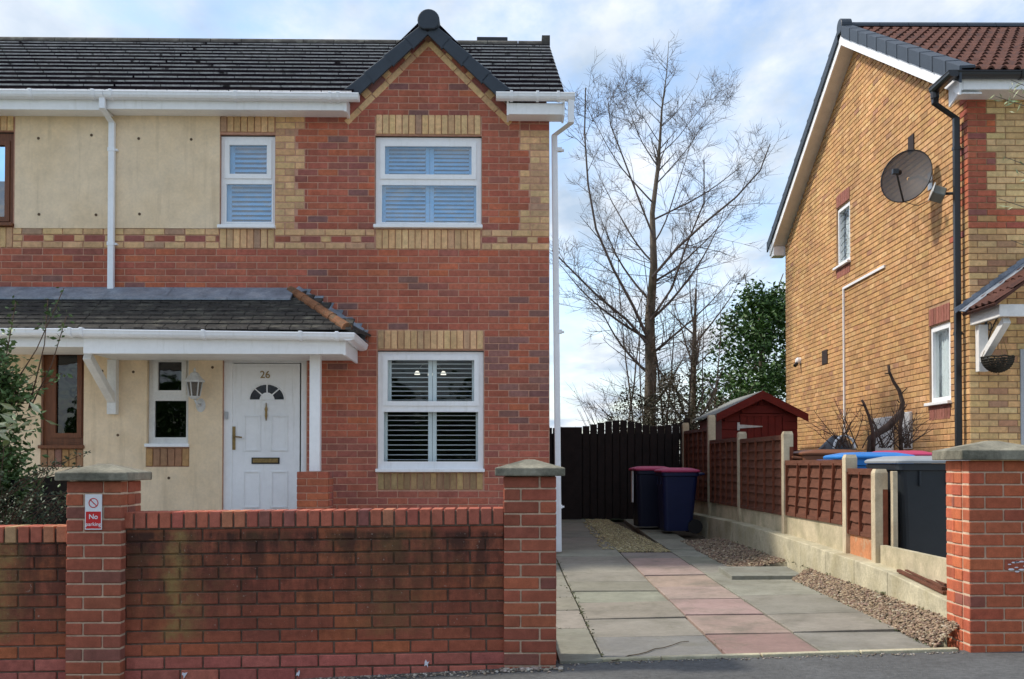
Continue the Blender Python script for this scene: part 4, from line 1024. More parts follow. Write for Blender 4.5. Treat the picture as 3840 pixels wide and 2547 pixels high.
# conduit
c1, c2, c3 = RF.u(3164, 1082, -.012), RF.u(3318, 1002, -.012), RF.u(3178, 1602, -.012)
b = MB(); b.box((-.028, c1.y-.02, 1.0), (-.0005, c1.y+.02, c1.z+.02)); b.box((-.028, c2.y, c1.z-.02), (-.0005, c1.y-.0201, c1.z+.02)); b.build('cable_trunking', M_PVC, rh, bevel=.003)
# meter boxes low on the side wall
for (xa, xb, ya, yb) in ((3277, 3345, 1570, 1660), (3382, 3415, 1548, 1660)):
    p, q = RF.u(xa, ya, -.03), RF.u(xb, yb, -.03); b = MB(); b.box((-.05, p.y, p.z-.5), (-.001, q.y, p.z)); b.build('meter_box', M_PVC_DULL, rh, bevel=.01)
# roof
ang = math.atan2(R_ZR-R_ZE, R_VR-R_VE); UV = -.24
b = MB(); b.prism([(R_VE+.03, R_ZE-.10), (R_VR, R_ZR-.10), (R_VB+.3, R_ZE-.12), (R_VB+.3, R_ZE-.05), (R_VR, R_ZR-.03), (R_VE+.03, R_ZE-.03)], 0, UV+.05, RW+.3); b.build('roof_deck', M_PAN, rh)
prof = []; nb = 16
for i in range(nb+1):
    x = -.15+.30*i/nb; ph = (x+.15)/.15 % 1.0; prof.append((x, .042*max(0, math.sin(math.pi*min(1, ph/.62)))**.8 if ph < .62 else 0.0))
me = bpy.data.meshes.new('pantile'); V = []; Fc = []
for (yy, zo) in ((0, -.026), (0, 0), (.40, -.03)):
    for x, z in prof: V.append((x, yy, z+zo))
for r_ in range(2):
    for i in range(nb): Fc.append((r_*(nb+1)+i, r_*(nb+1)+i+1, (r_+1)*(nb+1)+i+1, (r_+1)*(nb+1)+i))
me.from_pydata(V, [], Fc); me.materials.append(M_PAN); me.update()
Ls = math.hypot(R_VR-R_VE, R_ZR-R_ZE)
for k in range(int(Ls/.335)+1):
    s = k*.335-.02
    if s > Ls-.1: break
    for j in range(11):
        o = bpy.data.objects.new('pantile', me); link_obj(o, rh); u = UV+.16+.30*j+.15
        o.location = (u-.02, R_VE+s*math.cos(ang), R_ZE+s*math.sin(ang)+rnd(-.003, .003)); o.rotation_euler = (ang, 0, rnd(-.004, .004))
ridge(rh, UV+.12, RW+.3, R_VR, R_ZR-.03, M_VERGE, r=.13)
b = MB(); n = 20; b.loft([[Vector((u, R_VR+.135*r_*math.cos(a), R_ZR-.01+.135*r_*max(math.sin(a), -.75))) for a in [2*math.pi*k/n for k in range(n)]] for u, r_ in ((UV-.03, .9), (UV-.02, 1), (UV+.14, 1))]); b.build('ridge_cap', M_VERGE, rh, bevel=.004)
# dry verge units both slopes
for (va, za, vb, zb2, nU) in ((R_VR-.1, R_ZR-.05, R_VE-.02, R_ZE-.01, 11), (R_VR+.1, R_ZR-.05, R_VB+.28, R_ZE-.06, 11)):
    for k in range(nU):
        f0, f1 = k/nU, (k+1)/nU+.006
        p0, p1 = Vector((0, va+(vb-va)*f0, za+(zb2-za)*f0)), Vector((0, va+(vb-va)*f1, za+(zb2-za)*f1))
        b = MB()
        def sec(p, e): return [Vector((u, p.y, p.z+z)) for u, z in ((UV-.028-e, .035+e), (UV+.15, .045+e), (UV+.15, .02), (UV-.005, .01), (UV-.005, -.145-e), (UV-.028-e, -.145-e))]
        b.loft([sec(p0, 0), sec(p0.lerp(p1, .85), .003), sec(p1, .008)]); b.build('verge_unit', M_VERGE, rh, bevel=.005)
b = MB()
for (va, za, vb, zb2) in ((R_VR, R_ZR-.13, R_VE+.05, R_ZE-.13), (R_VR, R_ZR-.13, R_VB+.22, R_ZE-.17)):
    b.loft([[Vector((u, va, za-z)) for u, z in ((UV, 0), (UV+.022, 0), (UV+.022, .15), (UV, .15))], [Vector((u, vb, zb2-z)) for u, z in ((UV, 0), (UV+.022, 0), (UV+.022, .15), (UV, .15))]])
b.build('bargeboard', M_PVC, rh)
b = MB()
for (va, za, vb, zb2) in ((R_VR, R_ZR-.255, R_VE+.05, R_ZE-.255), (R_VR, R_ZR-.255, R_VB+.22, R_ZE-.295)):
    b.loft([[Vector((u, va, za-z)) for u, z in ((UV+.022, 0), (.02, 0), (.02, .015), (UV+.022, .015))], [Vector((u, vb, zb2-z)) for u, z in ((UV+.022, 0), (.02, 0), (.02, .015), (UV+.022, .015))]])
b.build('verge_soffit', M_PVC_DULL, rh)
b = MB(); b.box((UV+.02, R_VB-.08, R_ZE-.36), (.02, R_VB+.22, R_ZE-.18)); b.build('box_end', M_PVC, rh)
fz1, fz0 = RF.v(3700, 297, -.33).z, RF.v(3700, 337, -.33).z
MB().box((-.19, -.345, fz0), (RW, -.32, fz1+.02)).build('fascia', M_PVC, rh, bevel=.004)
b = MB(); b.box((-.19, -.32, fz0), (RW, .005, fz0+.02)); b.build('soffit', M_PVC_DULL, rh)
b = MB(); b.prism([(-.345, fz0-.005), (0.005, fz0-.09), (0.005, fz0+.16), (-.345, fz1+.02)], 0, -.215, -.192); b.build('box_end', M_PVC, rh)
gz_r = RF.v(3700, 262, -.46).z
gutter(rh, -.30, RW, -.46, gz_r, [.45, 1.2], m=M_BLACKP)
b = MB(); b.loft([[Vector((-.40-(-a_), v_, c)) for a_, c in gut_profile(0, gz_r)] for v_ in (-.46, .14)]); b.build('gutter_return', M_BLACKP, rh)
b = MB(); b.tube([(-.34, .10, gz_r-.06), (-.34, .10, gz_r-.14)], .05, 10); b.build('gutter_outlet', M_BLACKP, rh)
pz = [RF.u(3550, 345, -.1).z, RF.u(3580, 390, -.08).z]
pipe(rh, [(-.34, .10, gz_r-.08), (-.34, .10, gz_r-.20), (-.075, .14, gz_r-.36), (-.075, .14, .3)], M_BLACKP, w_=.068, d=.068, clips=(4.95, 2.75, ))
# small canopy over the front door
pc_ = RF.v(3743, 1142, -.75)
pu0 = pc_.x; ctop = RF.v(3743, 1142, -.75).z; cbot = RF.v(3743, 1188, -.75).z
MB().box((pu0, -.78, cbot), (pu0+1.5, -.74, ctop)).build('canopy_fascia', M_PVC_DULL, rh, bevel=.005)
b = MB(); b.loft([[Vector(q) for q in ((pu0, -.74, cbot+.0), (pu0, -.01, cbot), (pu0, -.01, ctop+.02), (pu0, -.74, ctop))], [Vector(q) for q in ((pu0+.04, -.74, cbot), (pu0+.04, -.01, cbot), (pu0+.04, -.01, ctop+.02), (pu0+.04, -.74, ctop))]]); b.build('canopy_side', M_PVC_DULL, rh)
for k in range(5):
    f = k/5; p0 = Vector((pu0-.10+.8*f*.9, -.86+.0*f, ctop+.02+.55*f)); 
    b = MB(); b.loft([[Vector((pu0-.08+.75*g_, v_+.80*g_*.9, ctop+.0+.52*g_+dz)) for v_, dz in ((-.86, 0), (-.84, .03), (-.05+.0, .03), (-.05, 0))] for g_ in (f, f+.21)]); 
cr0, cr1 = Vector((pu0-.09, -.86, ctop-.02)), Vector((pu0+.72, -.86, ctop+.58)); 
cdir = (cr1-cr0); 
me2 = bpy.data.meshes.new('canopy_tile')
V = []; Fc = []; nb2 = 8
for yy, zo in ((0, -.02), (0, .0), (.30, -.02)):
    for i in range(nb2+1): x = .17*i/nb2; V.append((yy if False else x, yy, .028*max(0, math.sin(math.pi*min(1, i/nb2/.65)))+zo))
for r_ in range(2):
    for i in range(nb2): Fc.append((r_*(nb2+1)+i, r_*(nb2+1)+i+1, (r_+1)*(nb2+1)+i+1, (r_+1)*(nb2+1)+i))
me2.from_pydata(V, [], Fc); me2.materials.append(M_PAN); me2.update()
ca = math.atan2(.60, .81)
for k in range(4):                                     # tiles climb to the right towards the canopy ridge
    for j in range(5):
        o = bpy.data.objects.new('canopy_tile', me2); link_obj(o, rh); g_ = k*.26
        M = Matrix.Rotation(-ca, 4, 'Y') @ Matrix.Rotation(-math.pi/2, 4, 'Z')
        o.matrix_local = Matrix.Translation((cr0.x+math.cos(ca)*g_, cr0.y+.17*j+.17, cr0.z+.04+math.sin(ca)*g_)) @ M
b = MB(); M = Matrix.Rotation(-ca, 3, 'Y'); b.obox(((cr0+cr1)/2+Vector((0, .43, .0))), (1.0, .86, .03), M); b.build('canopy_deck', M_PAN, rh)
for k in range(8):
    x = pu0-.14+.105*k; z = ctop+.03+.0775*k; b = MB(); b.prism([(x-.03, z-.02), (x+.16, z+.12), (x+.10, z+.12), (x-.05, z+.035)], 1, -.016-.001*(k % 2), -.002); b.build('lead_step', M_LEAD, rh)
b = MB(); b.beam((pu0-.12, -.07, ctop+.02), (pu0+.72, -.07, ctop+.64), .14, .012, up=(-.5, -.2, .8)); b.build('lead_flashing', M_LEAD, rh)
b = MB(); b.box((pu0+.06, -.10, 2.28), (pu0+.17, -.002, cbot-.002)); cbk = b.build('canopy_bracket', M_PVC_DULL, rh, bevel=.005)
b = MB(); b.beam((pu0+.115, -.08, 2.42), (pu0+.115, -.70, cbot-.03), .08, .08); b.build('brace', M_PVC_DULL, cbk, bevel=.005)
dx = RF.v(3826, 1500, 0).x
MB().box((dx, -.015, .2), (dx+1.0, .02, 2.55)).build('door', mat('grey_door', (.42, .44, .46), .5, .05, 5, 0), rh, bevel=.006)

# ---- satellite dish, floodlight, camera, basket
DW = Vector((-.50, 0, 0)); dc = RF.u(3398, 660, -.36)
dish = thing('satellite_dish', 'round dark mesh satellite dish on the buff side wall', 'satellite dish', RF.world((0, dc.y, dc.z)))
look = Vector((-.62, -.74, .27)).normalized(); X_ = look.cross(Vector((0, 0, 1))).normalized(); Y_ = X_.cross(look)
cen = Vector((-.36, 0, 0)); b = MB(); secs = []; nR = 28
for r_ in (.02, .12, .22, .30, .345): secs.append([cen+X_*r_*.94*math.cos(a)+Y_*r_*1.05*math.sin(a)+look*(r_*r_*.62-.075) for a in [2*math.pi*k/nR for k in range(nR)]])
b.loft(secs, cap=False); M_DISH = mat('perforated_dish', (.032, .035, .042), .6, .12, 9, 0, trans=.09); b.build('reflector', M_DISH, dish, smooth=True)
b = MB(); b.tube([secs[-1][k % nR] for k in range(nR+1)], .008, 6); b.build('rim', M_BLACKP, dish)
foot = cen+Y_*(-.36); tip = cen+look*.36+Y_*(-.13)-X_*.02
b = MB(); b.tube([foot, foot.lerp(tip, .5)-Vector((0, 0, .01)), tip], .012, 6); b.build('feed_arm', M_BLACKP, dish)
b = MB(); b.tube([tip-look*.03+Vector((0, 0, .02)), tip-look*.10+Vector((0, 0, .035))], [.03, .036], 10); b.box(tip-Vector((.05, .03, .03)), tip+Vector((.02, .03, .03))); b.build('receiver', M_BLACKP, dish)
b = MB(); b.tube([cen-look*.09, Vector((-.17, .1, .02)), Vector((-.01, .12, -.04))], .02, 8); b.box((-.012, .05, -.14), (0.0, .2, .08)); b.build('wall_mount', M_STEEL, dish)
b = MB(); b.tube([foot, foot+Vector((.12, -.16, -.09)), foot+Vector((.27, -.40, -.03)), foot+Vector((.33, -.55, .10))], .005, 5); b.build('cable', M_BLACKP, dish)
fl_ = RF.u(3519, 728, -.20)
fld = thing('floodlight', 'small grey security floodlight beside the black downpipe', 'floodlight', RF.world((0, fl_.y-.05, fl_.z)))
M = Matrix.Rotation(math.radians(-28), 3, 'X') @ Matrix.Rotation(math.radians(22), 3, 'Y')
b = MB(); b.obox((-.20, .06, 0), (.15, .16, .13), M); b.build('lamp_body', mat('grey_alloy', (.20, .22, .20), .5, .15, 12, 0, metal=.3), fld, bevel=.015)
b = MB(); b.obox((-.275, .06, .03), (.012, .18, .15), M); b.build('lamp_glass', mat('frost_lens', (.6, .62, .6), .2, .05, 9, 0), fld, bevel=.004)
b = MB(); b.tube([(-.12, .03, 0), (-.06, -.02, -.01), (-.0, -.04, 0)], .018, 8); b.box((-.012, -.09, -.11), (.0, 0, .11)); b.build('arm', M_BLACKP, fld)
b = MB(); b.tube([(-.02, -.02, -.05), (-.02, .0, -.25), (-.01, -.04, -.42)], .005, 5); b.build('cable', M_FENCE_ST, fld)
cm = RF.u(2990, 1361, -.06); cmr = thing('security_sensor', 'little white sensor near the back corner of the buff wall', 'sensor', RF.world((0, cm.y, cm.z)))
b = MB(); b.loft([[Vector((-.03+.0, r_*math.cos(a), .04+r_*math.sin(a)))+Vector((dx_, 0, 0)) for a in [k*math.pi/5 for k in range(10)]] for r_, dx_ in ((.06, .03), (.06, -.03), (.035, -.06))]); b.build('housing', M_PVC, cmr, smooth=False)
b = MB(); b.tube([(-.06, 0, 0), (-.12, -.05, -.06)], [.03, .035], 8); b.build('lens', M_BLACKP, cmr)
bk = RF.v(3741, 1340, -.30); hb = thing('hanging_basket', 'dark empty hanging basket by the white door canopy', 'hanging basket', RF.world((bk.x, 0, bk.z-.17)))
M_WICK = mat('dark_wicker', (.035, .03, .022), .9, .4, 40, .6, 90)
b = MB(); R_ = .175
for k in range(9): 
    r_ = R_*math.sin(math.pi/2*(1-k/9.5)); z = .17-.17*math.sin(math.pi/2*k/9.5)*1.0
    b.tube([(r_*math.cos(a), -.30+r_*math.sin(a), z+.006*math.sin(7*a)) for a in [2*math.pi*j/16 for j in range(17)]], .010, 5)
for j in range(14):
    a = 2*math.pi*j/14; b.tube([(R_*math.sin(math.pi/2*(1-k/6))*math.cos(a+.2*(k % 2)), -.30+R_*math.sin(math.pi/2*(1-k/6))*math.sin(a+.2*(k % 2)), .17-.17*math.sin(math.pi/2*k/6)) for k in range(6)], .007, 4)
b.build('bowl', M_WICK, hb)
b = MB(); hk = Vector((0, -.30, .17+.43))
for a in (.4, 2.5, 4.6): b.tube([(R_*math.cos(a), -.30+R_*math.sin(a), .17), hk], .0035, 4)
b.build('chain', M_BRASS, hb)
b = MB(); tz = hk.z+.02; b.box((-.014, -.014, tz-.36), (.014, -.001, tz+.02)); b.tube([(0, -.01, tz), (0, -.32, tz)], .009, 6); b.tube([(0, -.012, tz-.3), (0, -.12, tz-.14), (0, -.28, tz-.01)], .008, 6); b.tube([(0, -.1+.045*math.cos(a), tz-.07+.045*math.sin(a)) for a in [k*.7 for k in range(10)]], .006, 5); b.build('bracket', M_BLACKP, hb)

# ================================================================ street walls and piers
def pier(name, label, x0, y0, w_, ztop, rows_, cap_over=.047, cap_t=.048, cap_h=.05, pal=PIERP, d=None, mort=M_MORT_PIER):
    d = d or w_; t = thing(name, label, 'pier', (x0, y0, ztop-rows_*.075), 0, 'brick piers along the street')
    MB().box((.008, .008, -.1), (w_-.008, d-.008, rows_*.075-.003)).build('core', mort, t)
    for k in range(rows_+1):
        z = rows_*.075-.075*(k+1)
        if k == rows_: z = -.075
        s1 = .2175 if k % 2 == 0 else .105; n = w_
        cuts = [0, s1]
        while cuts[-1]+.225 < w_-.03: cuts.append(cuts[-1]+.225)
        cuts.append(w_)
        if len(cuts) > 2 and cuts[-1]-cuts[-2] < .05: cuts.pop(-2)
        for a, c in zip(cuts, cuts[1:]):
            for yy in (.05, d-.05): brick(t, ((a+c)/2, yy, z+.0375), (c-a-.010, .1, .065), pick(pal))
        s2 = .105+.0 if k % 2 == 0 else .2175
        for xx in (.05, w_-.05):
            for a, c in ((.1, s2), (s2, d-.1)):
                if c-a > .03: brick(t, (xx, (a+c)/2, z+.0375), (.1, c-a-.010, .065), pick(pal))
    emit_bricks(t)
    o = cap_over; z = rows_*.075; cx_, cy_ = w_/2, d/2
    b = MB(); q = lambda e, zz: [Vector((-e, -e, zz)), Vector((w_+e, -e, zz)), Vector((w_+e, d+e, zz)), Vector((-e, d+e, zz))]
    tp = .03; b.loft([q(o, z), q(o, z+cap_t), [Vector((cx_+sx_*tp, cy_+sy_*tp, z+cap_t+cap_h)) for sx_, sy_ in ((-1, -1), (1, -1), (1, 1), (-1, 1))]])
    b.build('cap', M_STONE, t, bevel=.006); return t
lpz_ = G0.v(350, 1803, 6.30).z; mpz = G0.v(1986, 1785, 6.40).z; rpz = G0.v(3750, 1725, 6.55).z
lpx = G0.v(243, 2200, 6.32).x; mpx = G0.v(1886, 2200, 6.43).x; rpx = G0.v(3633, 2200, 6.58).x
pl = pier('brick_pier', 'brick pier with a no parking sign and sloped stone cap', lpx, 6.32, .329, lpz_, 16)
pm = pier('brick_pier', 'stone capped brick pier where the street wall ends at the driveway', mpx, 6.43, .320, mpz, 15)
pr_ = pier('brick_pier', 'orange brick pier with stone cap on the far side of the driveway', rpx, 6.58, .44, rpz, 16, cap_over=.06, cap_t=.06, cap_h=.06, d=.36, pal=[(5, (.47, .128, .064)), (2, (.41, .11, .06)), (1, (.30, .105, .075)), (1.5, (.52, .145, .066))])
# white spray mark on the right pier
b = MB()
M_SPRAY = mat('white_spray', (.75, .74, .78), .8, .1, 30, 0)
for k in range(16):
    x = .27+rnd(-.03, .14); z = .55+random.gauss(0, .014) if k % 3 else .57+rnd(-.02, .03); r_ = rnd(.003, .007)
    b.prism([(x+r_*3*math.cos(a), z+r_*math.sin(a)) for a in [j*math.pi/3 for j in range(6)]], 1, -.0022, .002)
b.build('paint_mark', M_SPRAY, pr_)
def street_wall(name, label, x0, y0, x1, y1, ztop0, ztop1, rows_):
    L = math.hypot(x1-x0, y1-y0); yaw = math.atan2(y1-y0, x1-x0); tilt = math.atan2(ztop1-ztop0, L)
    t = thing(name, label, 'wall', (x0, y0, ztop0-.103-rows_*.075), 0, 'brick walls along the street'); t.rotation_euler = (0, -tilt, yaw)
    Hc = rows_*.075
    MB().box((0, .010, -.15), (L, .205, Hc)).build('core', M_MORT_WALL, t)
    for k in range(rows_):
        z = Hc-.075*(k+1); low = k >= rows_-3
        row(t, 0, L, z, .1125 if k % 2 else .02, (WALLLOW if low else WALLP), 0 if not low else -.003, d=.05)
    emit_bricks(t, M_WO, M_WO)
    n = round(L/.0735); s = L/n
    for k in range(n):
        b = MB(); c = (k+.5)*s; hw = (s-.012)/2; fo = -.012+rnd(-.003, .003)
        sec = lambda e, yy: [Vector((c-hw+e, yy, Hc+.006)), Vector((c+hw-e, yy, Hc+.006)), Vector((c+hw-e, yy, Hc+.100)), Vector((c-hw+e, yy, Hc+.100))]
        b.loft([[p for p in sec(.002, fo)], sec(0, fo+.004), sec(0, .215)]); o = b.build('coping_brick', M_BO, t, bevel=.007); o.color = (*pick(COPE), 1)
    MB().box((0, .002, Hc-.002), (L, .2, Hc+.088)).build('coping_bed', M_MORT_WALL, t)
    return t
wz0, wz1 = G0.v(560, 1920, 6.40).z, G0.v(1880, 1904, 6.45).z
street_wall('garden_wall', 'stained brick garden wall with brick coping between the two piers', lpx+.31, 6.395, mpx+.02, 6.45, wz0, wz1, 13)
street_wall('garden_wall', 'low mossy brick wall at the frame edge beside the sign pier', -5.2, 6.26, lpx, 6.385, G0.v(100, 1973, 6.33).z-.02, G0.v(200, 1972, 6.36).z, 12)
# white paint splashes low on the wall
for x, y, s in ((1598, 2495, .022), (1114, 2530, .02), (690, 2532, .022), (1680, 2540, .012)):
    p = G0.v(x, y, 6.384+.02*0); b = MB(); pts = [(r_*s*math.cos(a), r_*s*1.2*math.sin(a)) for a, r_ in [(j*2*math.pi/10, rnd(.25, 1.0)) for j in range(10)]]
    yy = 6.395+(6.45-6.395)*(p.x-(lpx+.329))/(mpx-lpx-.329)-.006
    b.prism([(p.x+a, p.z+c) for a, c in pts], 1, yy-.001, yy+.003); tag(b.build('paint_splash', M_SPRAY), 'white paint splash low on the brick wall' if False else f"white paint fleck near the foot of the wall, {'below the door' if x==1114 else 'nearest the pier by the drive' if x==1680 else 'star shaped and largest' if x==1598 else 'nearest the sign pier'}", 'paint mark', 'paint flecks on the street wall')

# ---- no parking sign
sp_ = G0.v(320, 1854, 6.318); sg = thing('no_parking_sign', 'white and red no parking sign fixed to the brick pier', 'sign', (sp_.x+.049, 6.318, sp_.z-.205))
MB().box((-.049, -.003, 0), (.049, -.0003, .205)).build('plate', M_SIGNW, sg)
MB().box((-.044, -.0038, .006), (.044, -.0031, .105)).build('red_field', M_RED, sg)
b = MB(); c_ = Vector((0, -.0036, .155)); b.tube([c_+Vector((.026*math.cos(a), 0, .026*math.sin(a))) for a in [2*math.pi*k/28 for k in range(29)]], .0028, 5); b.tube([c_+Vector((-.018, 0, .018)), c_+Vector((.018, 0, -.018))], .0026, 5); b.build('prohibition_ring', M_RED, sg)
text('No', .040, (0, -.0045, .062), M_SIGNW, sg, off=.0006, ext=.0004); text('parking', .030, (0, -.0045, .022), M_SIGNW, sg, off=.0003, ext=.0004)

# ================================================================ driveway fence
fx_ = lambda y: 3.11-.03*y
kb = thing('kerb_line', 'low concrete retaining kerb along the fence foot', 'kerb', (0, 0, 0), kind='structure')
ky = [6.95, 7.99, 8.72, 9.45, 10.2, 11.68, 13.1, 14.5, 15.9, 17.0]; kt = [.33, .41, .435, .45, .47, .50, .51, .50, .49, .48]
for a, c, z, zc2 in zip(ky, ky[1:], kt, kt[1:]):
    b = MB(); b.loft([[Vector((kerb_x(y)+dx_, y, zt_ if k_ else 0)) for y, dx_, zt_ in ((a+.004, 0, z), (c-.004, 0, zc2), (c-.004, .16, zc2), (a+.004, .16, z))] for k_ in (0, 1)]); b.build('kerb_block', M_KERB, kb, bevel=.008)
fen = thing('lap_fence', 'brown lap panel fence with pale concrete posts along the driveway', 'fence', (0, 0, 0))
PY = [8.57, 9.27, 11.2, 13.2, 15.0, 16.96]; PT = [1.167, 1.288, 1.545, 1.60, 1.887, 1.854]
for i, (y, zt) in enumerate(zip(PY, PT)):
    x = fx_(y); b = MB()
    prof = [(-.055, -.05), (.045, -.05), (.045, -.02), (.02, -.015), (.02, .015), (.045, .02), (.045, .05), (-.055, .05)]
    b.loft([[Vector((x+px2, y+py2, z)) for px2, py2 in prof] for z in (.15, zt-.03)]+[[Vector((x+px2*.8, y+py2*.8, zt)) for px2, py2 in prof]])
    b.build('post', M_CONC, fen)
    if i < 4: b = MB(); b.box((x+.006, y-.0525, .42), (x+.045, y-.0505, zt-.16)); b.build('stain_strip', M_FENCE_ST, fen)
MB().box((fx_(8.45)+.06, 8.46, .2), (fx_(8.45)+.10, 8.52, 1.15)).build('post_stub', M_CONC, fen, bevel=.005)
panels = [(8.62, 9.22, .62, 1.17, 1), (9.32, 11.15, .685, 1.245, 4), (11.25, 13.15, .68, 1.51, 4), (13.25, 14.95, .685, 1.535, 4), (15.05, 16.9, .68, 1.72, 4)]
for pi, (a, c, z0, z1, nb_) in enumerate(panels):
    xa, xc = fx_(a), fx_(c)
    b = MB(); b.beam((xa, a, z0-.17), (xc, c, z0-.17), .045, .32); b.build('gravel_board', M_BOARD if pi else mat('orange_board', (.52, .22, .10), .9, .25, 6, .4, 80, tint2=(.50, .40, .26), t2scale=5), fen)
    n = max(4, round((z1-z0)/.105)); p = (z1-z0-.07)/n
    for k in range(n):
        z = z0+k*p+p/2+.02; b = MB(); d_ = Vector((xc-xa, c-a, 0)).normalized()
        segn = 10; top = []; bot = []
        wv = [rnd(-.006, .006) for _ in range(segn+1)]
        secs = [[Vector((xa+(xc-xa)*j/segn, a+(c-a)*j/segn, 0))+Vector((ox, 0, oz+(wv[j] if oz < 0 else 0))) for ox, oz in ((-.030, -p/2-.014), (-.018, -p/2-.014), (.002, p/2+.012), (-.006, p/2+.012))] for j in range(segn+1)]
        for s in secs:
            for q in s: q.z += z
        b.loft(secs); b.build('slat', M_FENCE, fen)
    for k in range(nb_+2):
        f = (k+.0)/(nb_+1) if nb_ > 1 else (k/(nb_+1)); f = min(max(f, .02), .98); y = a+(c-a)*f; sk = -.10 if pi == 1 and 0 < k < nb_+1 else 0
        b = MB(); b.beam((fx_(y)-.036, y+sk*0, z0), (fx_(y)-.036, y+sk, z1-.03), .026, .016, up=(0, 1, 0)); b.build('batten', M_FENCE_ST, fen)
    b = MB(); b.beam((xa-.018, a, z1-.025), (xc-.018, c, z1-.025), .05, .05); b.build('top_rail', M_FENCE, fen); b = MB(); b.beam((xa-.018, a, z0+.012), (xc-.018, c, z0+.012), .045, .035); b.build('bottom_rail', M_FENCE, fen)
b = MB(); b.beam((fx_(7.0)-.03, 6.96, .42), (fx_(8.5), 8.5, .42), .05, .30); b.build('gravel_board', M_BOARD, fen)
# broken timber scraps on the kerb
for i, (x0_, y0_, z0_, x1_, y1_, z1_, lb) in enumerate(((3344, 2148, 7.95, 3500, 2222, 7.25, 'long thin timber batten lying along the kerb ledge'), (3470, 2185, 7.4, 3545, 2240, 7.05, 'short split timber scrap at the end of the kerb ledge'))):
    p, q = ((Vector((2.78, 7.95, .425)), Vector((2.795, 7.12, .36))), (Vector((2.83, 7.5, .40)), Vector((2.80, 7.15, .385))))[i]; b = MB(); b.beam(p, q, .03, .018); b.beam(p+Vector((.02, -.1, .012)), q+Vector((.03, .05, .02)), .02, .010); tag(b.build('timber_scrap', M_FENCE), lb, 'timber', 'timber scraps')

# ---- gate
gt = thing('timber_gate', 'black boarded driveway gate with arched picket top', 'gate', (0, 17.05, 0))
def gtop(x):
    pts = [(.3, 1.78), (.62, 1.78), (.9, 1.79), (1.2, 1.86), (1.52, 1.905), (1.8, 1.86), (2.02, 1.80), (2.3, 1.82), (2.72, 1.92)]
    for (a, za), (c, zc_) in zip(pts, pts[1:]):
        if a <= x <= c: return za+(zc_-za)*(x-a)/(c-a)
    return 1.8
x = .40
while x < 2.58:
    z1 = gtop(x)+rnd(-.004, .004)
    o = MB().box((x, 0, .345+rnd(-.006, .006)), (x+.107, .022, z1)).build('board', M_BLACKWD, gt, bevel=.004)
    if x < 2.40: MB().box((x+.06 if random.random() < .8 else x+.08, .06, .345), (x+.165, .078, 1.64)).build('rear_board', M_BLACKWD, gt)
    x += .118
for z in (.62, 1.12, 1.60): MB().box((.39, .023, z), (2.58, .058, z+.09)).build('rail', M_BLACKWD, gt)
MB().box((.36, -.03, .34), (.47, .08, 1.80)).build('gate_post', M_BLACKWD, gt); MB().box((.62, -.012, .34), (.92, -.001, 1.79)).build('end_board', M_BLACKWD, gt)
MB().box((2.585, -.02, .34), (2.68, .08, 1.93)).build('gate_post', M_BLACKWD, gt)

# ---- shed
SY = 18.0; sx0, sx1 = G0.v(2706, 1600, SY).x, G0.v(2990, 1600, SY).x; sax = G0.v(2853, 1500, SY).x
saz = G0.v(2857, 1474, SY).z; sez = G0.v(2690, 1556, SY).z; sex0 = G0.v(2680, 1556, SY).x; sex1 = G0.v(3022, 1556, SY).x
shd = thing('garden_shed', 'dark red timber shed with a felt roof behind the fence', 'shed', (sax, SY, .3))
rel = lambda x: x-sax; zr_ = lambda z: z-.3
sl_ = (saz-sez)/(sax-sex0)
MB().box((rel(sx0), .02, 0), (rel(sx1), 2.2, zr_(sez)-.03)).build('carcass', M_SHED, shd)
z = 0
while z < zr_(saz)-.08:
    e = .135
    for a, c in ((rel(sx0), -.36), (.36, rel(sx1))) if z < 1.72 else ((rel(sx0), rel(sx1)),):
        if z+e > zr_(sez)-.06:
            hw = (zr_(saz)-.05-(z+e))/sl_; a, c = max(a, -hw), min(c, hw)
        if c-a > .05: b = MB(); b.loft([[Vector((q, v, zz)) for v, zz in ((-.018, z), (.018, z), (.018, z+e-.004), (-.004, z+e-.004))] for q in (a, c)]); b.build('cladding_board', M_SHED, shd)
    z += e
for k in range(6): MB().box((-.35+.117*k, -.022, .05), (-.35+.117*(k+1)-.006, .01, 1.70)).build('door_board', M_SHED, shd, bevel=.003)
MB().box((-.36, -.03, 1.70), (.36, .0, 1.74)).build('door_head', M_SHED, shd)
b = MB(); b.prism([(-.36, 1.50), (.02, 1.525), (.02, 1.54), (-.36, 1.565)], 1, -.034, -.0225); b.box((-.40, -.034, 1.47), (-.36, -.0185, 1.60)); b.build('hinge', M_STEEL, shd)
for s, ex in ((-1, rel(sex0)), (1, rel(sex1))):
    b = MB(); b.loft([[Vector((0, v, zr_(saz))), Vector((ex, v, zr_(sez)-.02)), Vector((ex, v, zr_(sez)+.012)), Vector((0, v, zr_(saz)+.032))] for v in (-.14, 2.35)]); b.build('roof', M_FELT, shd)
    b = MB(); b.loft([[Vector((0, v, zr_(saz)-.11)), Vector((ex, v, zr_(sez)-.12)), Vector((ex, v, zr_(sez)+.008)), Vector((0, v, zr_(saz)+.028))] for v in (-.165, -.142)]); b.build('bargeboard', M_SHED, shd)
b = MB(); b.prism([(rel(sx0), zr_(sez)-.03), (rel(sx1), zr_(sez)-.03), (0, zr_(saz)-.03)], 1, .02, 2.2); b.build('gable', M_SHED, shd)

